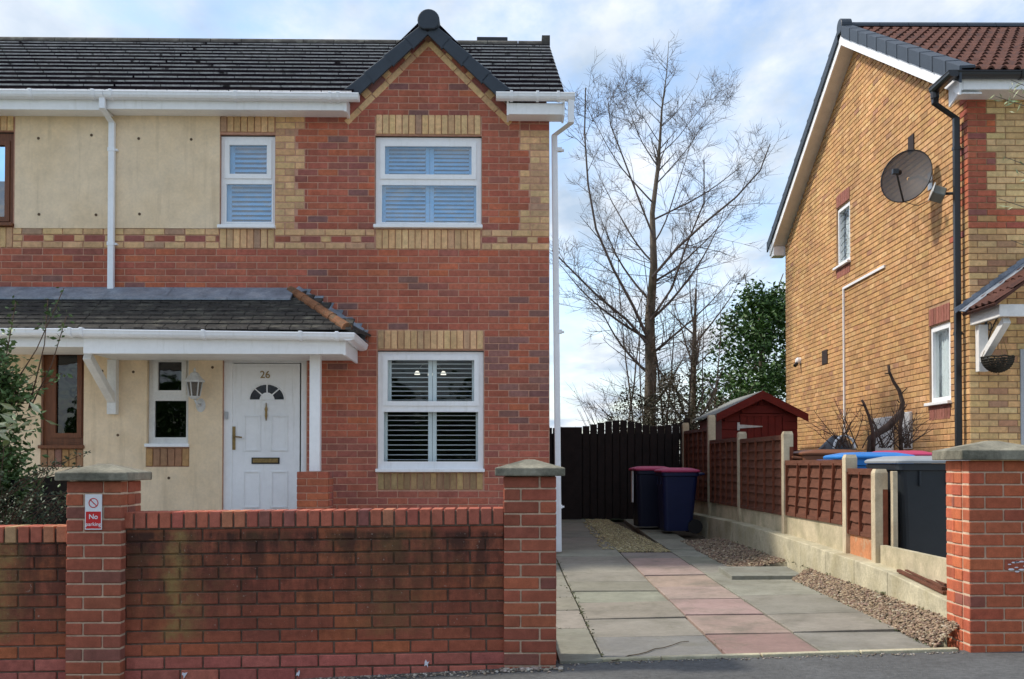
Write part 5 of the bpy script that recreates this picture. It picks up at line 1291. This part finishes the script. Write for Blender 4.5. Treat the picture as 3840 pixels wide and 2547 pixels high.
# ---- wheelie bins
def bin_(label, x, y, z, yaw, mb_, ml, w_=.58, d=.72, h=1.0, strip_=None, hang=False):
    t = thing('wheelie_bin', label, 'bin', (x, y, z), yaw, 'wheelie bins'); bh = h*.89
    b = MB(); b.loft([rrect(w_*.78, d*.70, .05, .04, cy=-.02), rrect(w_*.80, d*.72, .06, .10, cy=-.02), rrect(w_*.93, d*.88, .06, bh*.93), rrect(w_*.93, d*.88, .06, bh*.935), rrect(w_*1.0, d*.94, .06, bh*.94), rrect(w_*1.0, d*.94, .06, bh)]); b.build('body', mb_, t, smooth=False, bevel=.004)
    b = MB(); b.loft([rrect(w_*1.05, d*1.0, .07, bh+.002), rrect(w_*1.06, d*1.01, .07, bh+.022), rrect(w_*1.0, d*.95, .07, bh+.036), rrect(w_*.7, d*.6, .07, bh+.060), rrect(w_*.5, d*.35, .05, bh+.063)]); b.build('lid', ml, t, bevel=.004)
    b = MB(); b.tube([(-w_*.42, d*.47, bh-.03), (-w_*.42, d*.58, bh-.02), (w_*.42, d*.58, bh-.02), (w_*.42, d*.47, bh-.03)], .016, 8); b.build('handle', mb_, t)
    for s in (-1, 1):
        b = MB(); b.tube([(s*w_*.36, d*.36, .10), (s*w_*.46, d*.36, .10)], .10, 14); b.build('wheel', M_BLACKP, t)
    b = MB(); b.tube([(-w_*.4, d*.36, .10), (w_*.4, d*.36, .10)], .012, 6); b.build('axle', M_STEEL, t)
    for s in (-.12, .12): b = MB(); b.box((s*w_*1.6-.008, -d*.465, bh*.80), (s*w_*1.6+.008, -d*.435, bh*.935)); b.build('rib', mb_, t, bevel=.003)
    return t
M_NAVY = mat('navy_plastic', (.006, .012, .055), .45, .1, 6, 0, spec=.4); M_PINKP = mat('pink_plastic', (.45, .05, .12), .5, .08, 6, 0)
M_GREYP = mat('grey_lid', (.30, .32, .33), .5, .08, 6, 0); M_DGREY = mat('charcoal_plastic', (.022, .027, .033), .42, .12, 5, .05, 20, spec=.4)
M_BROWNP = mat('brown_plastic', (.20, .075, .035), .5, .1, 6, 0); M_BLUEP = mat('blue_plastic', (.03, .20, .55), .45, .1, 6, 0)
z_ = lambda x, y: zdrive(x, y)
bin_('navy bin with a pink lid standing on the drive by the fence', 2.14, 14.75, z_(2.14, 14.7), math.radians(-86), M_NAVY, M_PINKP, .50, .55, .93)
t = bin_('navy bin with a pink lid half hidden at the foot of the gate', 1.86, 15.42, z_(1.86, 15.4), math.radians(-84), mat('dull_navy', (.010, .012, .030), .5, .1, 6, 0), M_PINKP, .50, .55, .93)
MB().box((.02, -.285, .38), (.10, -.268, .82)).build('sticker', M_PVC_DULL, t)
bin_('charcoal bin with a grey lid beside the orange brick pier', 3.27, 8.92, .32, math.radians(4), M_DGREY, M_GREYP, .60, .72, 1.0)
bin_('bright blue lidded bin behind the charcoal one', 3.21, 9.95, .30, math.radians(90), M_BLUEP, M_BLUEP, .58, .70, 1.07)
bin_('pink lidded bin against the buff house wall', 3.80, 10.85, .30, math.radians(170), M_NAVY, M_PINKP, .58, .70, 1.10)
bin_('brown garden waste bin behind the low fence panel', 3.22, 11.35, .30, math.radians(90), M_BROWNP, M_BROWNP, .58, .70, 1.12)
# sack with white cord on top of the clutter, timber box
sk = G0.v(3140, 1650, 12.4); bag = thing('black_sack', 'bulging black sack with a white cord behind the brown bin', 'sack', (sk.x, 12.4, .3))
b = MB(); secs = []
for k in range(9):
    f = k/8; r_ = .27*math.sqrt(max(.02, 1-(max(0, f-.45)/.56)**2)); secs.append([Vector((r_*(1.25+.06*math.sin(3*a+k))*math.cos(a), r_*(1+.08*math.sin(4*a))*math.sin(a), f*(sk.z-.3+.05))) for a in [2*math.pi*j/18 for j in range(18)]])
b.loft(secs); b.build('bag', mat('bin_liner', (.02, .022, .028), .35, .2, 12, .5, 20, spec=.5), bag, smooth=True)
b = MB(); hz_ = sk.z-.3; b.tube([(.0+.12*math.cos(a), -.27, hz_-.10+.14*math.sin(a)) for a in [math.pi*k/8 for k in range(9)]], .014, 6); b.build('cord', M_PVC, bag)
p, q = G0.v(3000, 1688, 11.9), G0.v(3100, 1738, 11.9)
crate = thing('timber_crate', 'dark brown timber crate between the fence post and brown bin', 'crate', ((p.x+q.x)/2, 12.05, .3)); wd = (q.x-p.x)
for k in range(6): MB().box((-wd/2, -.15, .13*k), (wd/2, -.13, .13*k+.12)).build('slat', M_CUT, crate, bevel=.004)
MB().box((-wd/2, -.128, 0), (wd/2, .25, p.z-.3)).build('box', M_CUT, crate)

# ================================================================ plants
def limb(b, p, d, L, r, up=.15, wob=.18, n=6, r_end=.35, sides=5):
    pts = [Vector(p)]; rs = [r]; d = Vector(d).normalized()
    for i in range(n):
        d = (d+Vector((rnd(-wob, wob), rnd(-wob, wob), rnd(-wob, wob)*.5+up))/n*1.6).normalized()
        pts.append(pts[-1]+d*L/n); rs.append(r*(1-(1-r_end)*(i+1)/n))
    b.tube(pts, rs, sides, cap=False); return pts, rs
def along(pts, rs, f):
    k = min(int(f*(len(pts)-1)), len(pts)-2); g = f*(len(pts)-1)-k
    return pts[k].lerp(pts[k+1], g), rs[k]+(rs[k+1]-rs[k])*g, (pts[k+1]-pts[k]).normalized()
def side_dir(d, ang, az):
    x = d.orthogonal().normalized(); y = d.cross(x); return (d*math.cos(ang)+(x*math.cos(az)+y*math.sin(az))*math.sin(ang)).normalized()
TY = 22.0
tp = [(2432, 1620), (2438, 1450), (2437, 1300), (2444, 1130), (2448, 980), (2452, 820), (2455, 690), (2472, 540), (2458, 330), (2462, 230), (2500, 150)]
tp = [(2424, 1640), (2441, 1400), (2436, 1200), (2452, 1000), (2446, 800), (2466, 640), (2474, 540), (2482, 410), (2500, 275), (2508, 155)]
tree = thing('bare_tree', 'tall leafless tree rising behind the black gate', 'tree', G0.v(2432, 1640, TY)*1.0); T0 = Vector(tree.location); tree.location.z = .3; T0.z = .3
pts = [G0.v(x, y, TY+.05*i)-T0 for i, (x, y) in enumerate(tp)]; pts[0].z = 0
rs = [.135, .122, .105, .080, .055, .041, .031, .020, .011, .004]
b = MB(); b.tube(pts, rs, 10); b.build('trunk', M_BARK, tree, smooth=True)
cr = MB()
def twigs(pt, r_, n, L, depth):
    for i in range(n):
        f = rnd(.12, 1.0); p, r2, d = along(*pt, f); nd = side_dir(d, rnd(.5, 1.15), rnd(0, 6.28)); nd.z = nd.z*.85+rnd(-.1, .35); nd.y *= .8
        l = L*rnd(.45, 1.2)*(1.15-f*.45); q = limb(cr, p, nd, l, max(r2*.45, .0034), up=.14, wob=.45, n=5 if depth else 4, r_end=.4, sides=4 if depth else 3)
        if depth: twigs(q, r2*.5, random.randint(3, 6), max(l*.5, .3), depth-1)
for path, r0 in (([(2425, 1260), (2375, 1150), (2300, 1010), (2235, 860), (2205, 690), (2192, 500), (2196, 330)], .052), ([(2430, 1290), (2350, 1200), (2240, 1110), (2140, 1010), (2070, 940)], .05),
                 ([(2446, 1040), (2540, 930), (2650, 830), (2760, 740), (2850, 640), (2888, 540)], .045), ([(2440, 1200), (2520, 1080), (2570, 930), (2640, 760), (2640, 600)], .04), ([(2455, 900), (2400, 760), (2340, 600), (2290, 470), (2280, 380)], .034)):
    dy = rnd(-.5, .5); q = ([G0.v(x, y, TY+dy*i/len(path))-T0 for i, (x, y) in enumerate(path)], [r0*(1-.75*i/len(path)) for i in range(len(path))])
    q = (q[0], [r9*.68 for r9 in q[1]]); lb = MB(); lb.tube(q[0], q[1], 7, cap=False); lb.build('limb', M_TWIG, tree, smooth=True); twigs(q, r0*.5, 13, 1.1, 2)
spec = [(.05, 1.5, -1), (.08, 1.6, 1), (.11, 2.2, -1), (.15, 2.3, 1), (.18, 2.6, -1), (.22, 2.8, 1), (.26, 2.5, -.6), (.30, 3.0, 1), (.34, 2.7, -1), (.38, 2.6, .6), (.43, 2.5, 1), (.47, 2.4, -1), (.52, 2.1, .8), (.57, 2.0, -1), (.62, 1.8, .9), (.67, 1.4, -.9), (.72, 1.2, 1), (.78, .9, -.8), (.84, .7, .8), (.90, .5, -.8)]
for f, L, s in spec:
    p, r2, d = along(pts, rs, f); az = rnd(-.8, .8); nd = Vector((s*math.cos(az), math.sin(az), rnd(.6, 1.1) if f > .45 else rnd(.25, .95))).normalized()
    lb = MB(); q = limb(lb, p, nd, L, r2*rnd(.17, .26)+.005, up=rnd(.2, .7), wob=.5, n=10, r_end=.14, sides=6); lb.build('limb', M_TWIG, tree, smooth=True)
    twigs(q, r2*.3, 12 if L > 1.5 else 8, L*.38, 2 if L > 1.2 else 1)
twigs((pts[-6:], rs[-6:]), .02, 26, .55, 1)
cr.build('crown', M_TWIG, tree)
for k in range(9):
    st9 = MB(); x9 = rnd(-.45, 1.35); q = limb(st9, (x9, rnd(-.6, .6), 0), (x9*.18+rnd(-.12, .12), 0, 1), rnd(3.0, 5.4), rnd(.022, .036), up=.2, wob=.35, n=9, r_end=.2, sides=5); st9.build('stem', M_TWIG, tree, smooth=True); cr = MB(); twigs(q, .02, 15, .85, 1); cr.build('stem_twigs', M_TWIG, tree)
cr = MB()
for k in range(46):
    f = rnd(.02, .34); p, r2, d = along(pts, rs, f); s9 = random.choice((-1, 1)); q = limb(cr, p, (s9, rnd(-.8, .8), rnd(-.15, .8)), rnd(.7, 2.1), .009, up=.1, wob=.7, n=7, r_end=.4, sides=4); twigs(q, .006, 7, .55, 0)
cr.build('low_twigs', M_TWIG, tree)
# second, ivy clad stems at the side
def thicket(name, label, base, lean, hgt, n, spread, m, r=.06, leafm=None, leaves=0):
    t = thing(name, label, 'tree', base); tr = MB(); q = limb(tr, (0, 0, 0), lean, hgt, r, up=.2, wob=.15, n=8, r_end=.25, sides=8); tr.build('trunk', M_BARK, t, smooth=True)
    global cr; cr = MB()
    for i in range(n):
        f = rnd(.25, .98); p, r2, d = along(*q, f); nd = Vector((rnd(-1, 1), rnd(-.5, .5), rnd(.4, 1.4))).normalized()
        w2 = limb(cr, p, nd, spread*rnd(.5, 1.1), r2*.5+.004, up=.3, wob=.25, n=5, r_end=.3, sides=5); twigs(w2, r2*.4, 8, spread*.4, 1)
    cr.build('crown', m, t); return t, q
t2, q2 = thicket('ivy_tree', 'slender bare tree with ivy beside the tall leafless one', Vector((3.55, 22.8, .3)), (.05, 0, 1), 4.6, 12, 1.5, M_TWIG, .085)
def leaf_mesh(name, P, Nn, size, m, par=None, elong=1.7, kind='stuff'):
    V = []; Fc = []
    for p, s in zip(P, size):
        a, e = rnd(0, 6.28), rnd(-.9, .9); d = Vector((math.cos(a)*math.cos(e), math.sin(a)*math.cos(e), math.sin(e))); x = side_dir(d, math.pi/2, rnd(0, 6.28)); n_ = d.cross(x)
        k = len(V); p = Vector(p); V += [tuple(p), tuple(p+d*s*elong*.5+x*s*.42+n_*s*.12), tuple(p+d*s*elong), tuple(p+d*s*elong*.5-x*s*.42+n_*s*.12)]
        Fc += [(k, k+1, k+2), (k, k+2, k+3)]
    me = bpy.data.meshes.new(name); me.from_pydata(V, [], Fc); me.materials.append(m); me.update()
    o = bpy.data.objects.new(name, me); link_obj(o, par)
    if kind: o['kind'] = kind
    return o
def leaf_mat(name, c1, c2, sc_=3):
    m = mat(name, c1, .5, .3, 9, 0, tint2=c2, t2scale=sc_, t2lo=.4, t2hi=.62, spec=.4); return m
M_IVY = leaf_mat('dry_ivy', (.075, .06, .03), (.04, .045, .018)); M_LAUREL = leaf_mat('laurel_leaf', (.032, .085, .014), (.075, .15, .03), 1.5)
M_SHRUB = leaf_mat('shrub_leaf', (.06, .115, .03), (.12, .19, .06), 6); M_DKSH = leaf_mat('dark_shrub_leaf', (.03, .05, .02), (.065, .085, .035), 6); M_PALE = leaf_mat('pale_leaf', (.45, .46, .30), (.20, .28, .10), 9)
P_ = []
for _ in range(2600):
    f = random.random()**1.4*.75; p, r2, d = along(*q2, f); a = rnd(0, 6.28); rr = random.gauss(.10, .06)*(1-f*.5); P_.append(p+Vector((rr*math.cos(a), rr*math.sin(a), rnd(-.1, .1))))
leaf_mesh('ivy', P_, None, [rnd(.02, .04) for _ in P_], M_IVY, t2)
P_ = []
for _ in range(1500):
    f = random.random()**1.3*.28; p, r2, d = along(pts, rs, f); a = rnd(0, 6.28); rr = random.gauss(.14, .05)*(1-f); P_.append(p+Vector((rr*math.cos(a), rr*math.sin(a), rnd(-.1, .1))))
leaf_mesh('ivy', P_, None, [rnd(.02, .04) for _ in P_], M_IVY, tree)
# dry undergrowth at the tree foot
ug = thing('undergrowth_bush', 'dry brown bush behind the gate around the tree foot', 'bush', (2.7, 20.6, .3)); global_b = MB(); cr = MB()
for _ in range(80):
    x = rnd(-1.2, 1.5); q = limb(cr, (x*.6, rnd(-.3, .3), rnd(0, .6)), (x*.5+rnd(-.4, .4), rnd(-.4, .4), 1), rnd(1.2, 2.3), .012, up=.1, wob=.5, n=6, sides=4); twigs(q, .008, 7, .5, 0)
cr.build('stems', M_TWIG, ug)
P_ = []
for _ in range(8200):
    x = max(-1.0, min(1.25, random.gauss(.1, .55))); P_.append((x, random.gauss(0, .35), (2.55-.55*abs(x)+.25*math.sin(7*x))*random.random()**.55))
leaf_mesh('leaves', P_, None, [rnd(.02, .045) for _ in P_], M_IVY, ug)
# evergreen
ev = thing('evergreen_tree', 'dense dark green evergreen between the bare tree and buff house', 'tree', (5.6, 25.0, .3))
b = MB(); q = limb(b, (0, 0, 0), (0, 0, 1), 4.6, .14, up=.1, wob=.1, n=6, sides=8); 
for k in range(14): limb(b, along(*q, rnd(.2, .95))[0], (rnd(-1, 1), rnd(-1, 1), rnd(.3, 1)), rnd(.8, 1.7), .03, n=4)
b.build('trunk', M_BARK, ev, smooth=True)
P_, S_ = [], []
cl = []
for _ in range(190):
    z = rnd(.3, 5.3); wdt = 1.75*(1-max(0, (z-2.6)/3.6)**1.3); a = rnd(0, 6.28); rr = math.sqrt(random.random())*wdt; cl.append((Vector((rr*math.cos(a)+.15, rr*math.sin(a)*.8, z)), rnd(.28, .5)))
cl += [(Vector((-.75+.0, -.3, 3.2)), .35), (Vector((-1.25, -.2, 2.3)), .35), (Vector((.5, 0, 5.3)), .3), (Vector((-.3, -.2, 4.1)), .35), (Vector((.15, -.1, 4.75)), .35)]
for c, r_ in cl:
    c = Vector((c.x, c.y, c.z*.9))
    for _ in range(105):
        d = Vector((random.gauss(0, 1), random.gauss(0, 1), random.gauss(0, 1))).normalized(); P_.append(c+d*r_*rnd(.55, 1.05)+Vector((0, 0, .08))); S_.append(rnd(.045, .085))
leaf_mesh('crown', P_, None, S_, M_LAUREL, ev, 1.9, kind=None)
# front garden shrub at the left edge
sb = thing('garden_shrub', 'leafy climbing shrub behind the low wall at the frame edge', 'shrub', (-3.72, 7.9, .1))
M_STEM = mat('shrub_stem', (.10, .06, .04), .9, .3, 20, .5, 60); st_ = MB(); P_, S_ = [], []; cr = MB()
main_ = limb(st_, (-.22, 0, 0), (.02, 0, 1), 1.75, .045, up=.1, wob=.12, n=8, r_end=.5, sides=8)
tipsz = []
for _ in range(190):
    f = rnd(.4, 1); p, r2, d = along(*main_, f); q = limb(st_, p, (rnd(-1, .9), rnd(-.6, .6), rnd(-.2, 1)), rnd(.2, .46), .008, up=.05, wob=.5, n=5, sides=4)
    for g_ in range(70):
        s_ = along(*q, rnd(.2, 1))[0]; P_.append(s_+Vector((random.gauss(0, .05), random.gauss(0, .05), random.gauss(0, .05)))); S_.append(rnd(.020, .040))
for (x, y, dx_, dz_) in ((240, 1080, .3, 1), (180, 1120, .15, 1), (250, 1185, .25, 1), (60, 1130, .1, 1), (230, 1400, .9, .15), (130, 1470, .7, .3)):
    e = G0.v(x, y, 7.9)-Vector(sb.location); s0 = Vector((rnd(-.1, .15), 0, 1.5)); pq = [s0, s0.lerp(e, .5)+Vector((rnd(-.05, .05), 0, rnd(-.04, .08))), e]; st_.tube(pq, [.006, .004, .003], 4)
    for g_ in range(16): P_.append(pq[1].lerp(e, rnd(.3, 1.05))+Vector((random.gauss(0, .02), 0, random.gauss(0, .025)))); S_.append(rnd(.018, .034))
st_.build('stems', M_STEM, sb, smooth=True); leaf_mesh('leaves', P_, None, S_, M_SHRUB, sb, kind=None)
sb2 = thing('low_conifer_bush', 'dark feathery bush with arching sprays behind the low wall', 'bush', (-3.75, 7.5, .1)); st_ = MB(); P_, S_ = [], []
for _ in range(210):
    d = Vector((rnd(-1, 1.25), rnd(-.6, .5), rnd(.25, 1.0))); q = limb(st_, (rnd(-.3, .3), rnd(-.2, .2), rnd(.1, .5)), d, rnd(.5, .95), .007, up=-.12, wob=.3, n=6, sides=4)
    for g_ in range(70): P_.append(along(*q, rnd(.15, 1))[0]+Vector((random.gauss(0, .022), random.gauss(0, .022), random.gauss(0, .02)))); S_.append(rnd(.010, .022))
for (x, y) in ((340, 1690), (300, 1745), (330, 1850), (390, 1895), (250, 1720)):
    e = G0.v(x, y, 7.5)-Vector(sb2.location); s0 = Vector((.0, 0, .75)); st_.tube([s0, s0.lerp(e, .5)+Vector((0, 0, .05)), e], [.006, .005, .002], 4)
    for g_ in range(90): f = rnd(.2, 1); P_.append(s0.lerp(e, f)+Vector((0, 0, .05*4*f*(1-f)))+Vector((random.gauss(0, .014), random.gauss(0, .014), random.gauss(0, .014)))); S_.append(rnd(.010, .02))
st_.build('stems', M_STEM, sb2); leaf_mesh('leaves', P_, None, S_, M_DKSH, sb2, kind=None)
sb3 = thing('variegated_plant', 'pale variegated plant spilling past the frame edge', 'plant', (-3.86, 7.6, .1)); P_, S_ = [], []; st_ = MB(); st_.tube([(0, 0, 0), (.02, 0, .8), (0, 0, 1.5)], [.03, .025, .01], 6)
cpt = G0.v(20, 1590, 7.6)-Vector(sb3.location)
for _ in range(46): P_.append(cpt+Vector((random.gauss(.0, .09), random.gauss(0, .06), random.gauss(0, .07)))); S_.append(rnd(.03, .055))
st_.build('stems', M_STEM, sb3); leaf_mesh('leaves', P_, None, S_, M_PALE, sb3, 2.6, kind=None)
# dark low boundary fence between the two front gardens
df = thing('boundary_panel', 'black stained low fence between the front gardens behind the bush', 'fence', (-3.62, 7.75, .1)); dd = Vector((-1.05, 3.5, 0))
for k in range(24):
    p = dd*(k/24); q = dd*((k+.96)/24); b = MB(); b.beam(p+Vector((0, 0, .5)), q+Vector((0, 0, .5)), .02, .985); b.build('board', mat('black_creosote', (.006, .005, .006), .9, .2, 9, .2, 60, spec=.1), df)
# sprig reaching in at the upper right
sp2 = thing('street_sapling', 'thin twigs with narrow leaves reaching in at the upper right', 'tree', (4.55, 8.6, .3)); st_ = MB(); main_ = limb(st_, (0, 0, 0), (0, 0, 1), 5.0, .04, up=.2, wob=.05, n=8, sides=6); P_, S_ = [], []
for (x, y) in ((3790, 300), (3800, 350), (3770, 590), (3745, 745), (3790, 900), (3815, 640), (3730, 360)):
    e = G0.v(x, y, 8.5)-Vector(sp2.location); s0 = Vector((0, 0, e.z-.35)); st_.tube([s0, s0.lerp(e, .55)+Vector((0, 0, .06)), e], [.008, .005, .002], 4)
    for g_ in range(9 if y < 400 else 3): P_.append(s0.lerp(e, rnd(.8, 1.02))+Vector((random.gauss(0, .02), 0, random.gauss(0, .025)))); S_.append(rnd(.012, .022))
st_.build('stems', M_TWIG, sp2); leaf_mesh('leaves', P_, None, S_, M_PALE, sp2, 4.5, kind=None)
# cut branch pile leaning on the buff wall behind the bins
lg = thing('cut_branches', 'heap of sawn dark branches stacked behind the bins', 'branch pile', (4.3, 12.0, .3)); LO = Vector(lg.location)
def lpt(x, y, Y): return G0.v(x, y, Y)-LO
b = MB(); a_ = lpt(3270, 1640, 11.6); b.tube([Vector((a_.x-.1, a_.y, 0)), a_, lpt(3330, 1600, 11.7), lpt(3382, 1545, 11.8)], [.045, .044, .042, .036], 10); b.tube([lpt(3378, 1550, 11.8), lpt(3385, 1510, 11.8), lpt(3372, 1465, 11.8), lpt(3350, 1430, 11.8), lpt(3335, 1395, 11.8), lpt(3332, 1370, 11.8)], [.034, .027, .022, .018, .015, .017], 8); b.build('thick_branch', M_CUT, lg, smooth=True)
b = MB(); b.tube([lpt(3275, 1700, 11.4), lpt(3272, 1610, 11.4), lpt(3258, 1560, 11.4), lpt(3240, 1515, 11.4), lpt(3232, 1500, 11.4)], [.022, .019, .016, .014, .013], 8); b.tube([lpt(3380, 1700, 11.9), lpt(3375, 1600, 11.9), lpt(3385, 1550, 11.9)], [.024, .022, .02], 8)
for (x0_, y0_, x1_, y1_) in ((3378, 1478, 3402, 1455), (3385, 1545, 3402, 1515), (3333, 1400, 3318, 1402), (3240, 1520, 3216, 1518), (3372, 1510, 3365, 1500)): b.tube([lpt(x0_, y0_, 11.8), lpt(x1_, y1_, 11.75)], [.008, .005], 5)
b.build('branch', M_CUT, lg, smooth=True)
cr = MB()
for _ in range(42):
    x = rnd(3130, 3420); q = limb(cr, lpt(x, 1680, rnd(11.4, 12.1)), (rnd(-.9, .9), rnd(-.4, .4), rnd(.5, 1.3)), rnd(.2, .62), .008, up=.0, wob=.6, n=5, sides=4); twigs(q, .006, 4, .25, 0)
cr.build('twigs', M_CUT, lg)
# gardens across the road: only ever seen mirrored in the windows
for i, (x, y, h, w2) in enumerate(((-11, -12, 4.2, 3.4), (-5.5, -12.6, 4.8, 3.6), (0, -12, 4.0, 3.4), (5.5, -12.4, 4.7, 3.6), (11, -12, 4.4, 3.4))):
    hd = thing('roadside_tree', f"leafy tree across the road, {['first','second','third','fourth','fifth'][i]} of the row mirrored in the windows", 'tree', (x, y, -.4), group='trees across the road')
    b = MB(); b.tube([(0, 0, 0), (0, 0, h*.6)], [.18, .1], 8); b.build('trunk', M_BARK, hd)
    P_ = []; S_ = []
    for _ in range(5200):
        d = Vector((random.gauss(0, 1), random.gauss(0, 1), random.gauss(0, 1))).normalized()*rnd(.4, 1)**.5; P_.append((d.x*w2*.95, d.y*w2*.5, h*.52+d.z*h*.52)); S_.append(rnd(.15, .32))
    leaf_mesh('crown', P_, None, S_, M_LAUREL, hd, 1.4, kind=None)

# weeds and moss in the joints of the drive and along the wall foot
P_, S_ = [], []
def sprout(x, y, n, sz):
    for _ in range(n): P_.append((x+random.gauss(0, .012), y+random.gauss(0, .02), zdrive(x, y)+rnd(-.002, .006))); S_.append(rnd(.4, 1)*sz)
for _ in range(60):
    y = rnd(6.6, 11.5); sprout(.505-.022*(y-6.6), y, 5, .014)
for _ in range(26):
    y = rnd(6.7, 9.8); sprout(2.57-.022*(y-6.6), y, 5, .016)
for _ in range(22):
    y = rnd(6.65, 11); sprout(random.choice((1.262, 1.86))-.022*(y-6.6), y, 3, .009)
for _ in range(30): sprout(rnd(.26, .5), random.choice((7.62, 8.35, 9.0, 9.65))+.0, 4, .010)
for _ in range(20):
    y = rnd(7, 13); sprout(kerb_x(y)-.015, y, 5, .02); 
    for q in range(5): P_[-1-q] = (P_[-1-q][0], P_[-1-q][1], kerb_foot(y)+.01)
wd = leaf_mesh('weeds', P_, None, S_, leaf_mat('moss_green', (.055, .07, .02), (.10, .11, .04), 9), None, 2.0); tag(wd, 'small weeds and moss growing in the driveway joints', 'weeds', kind='stuff')
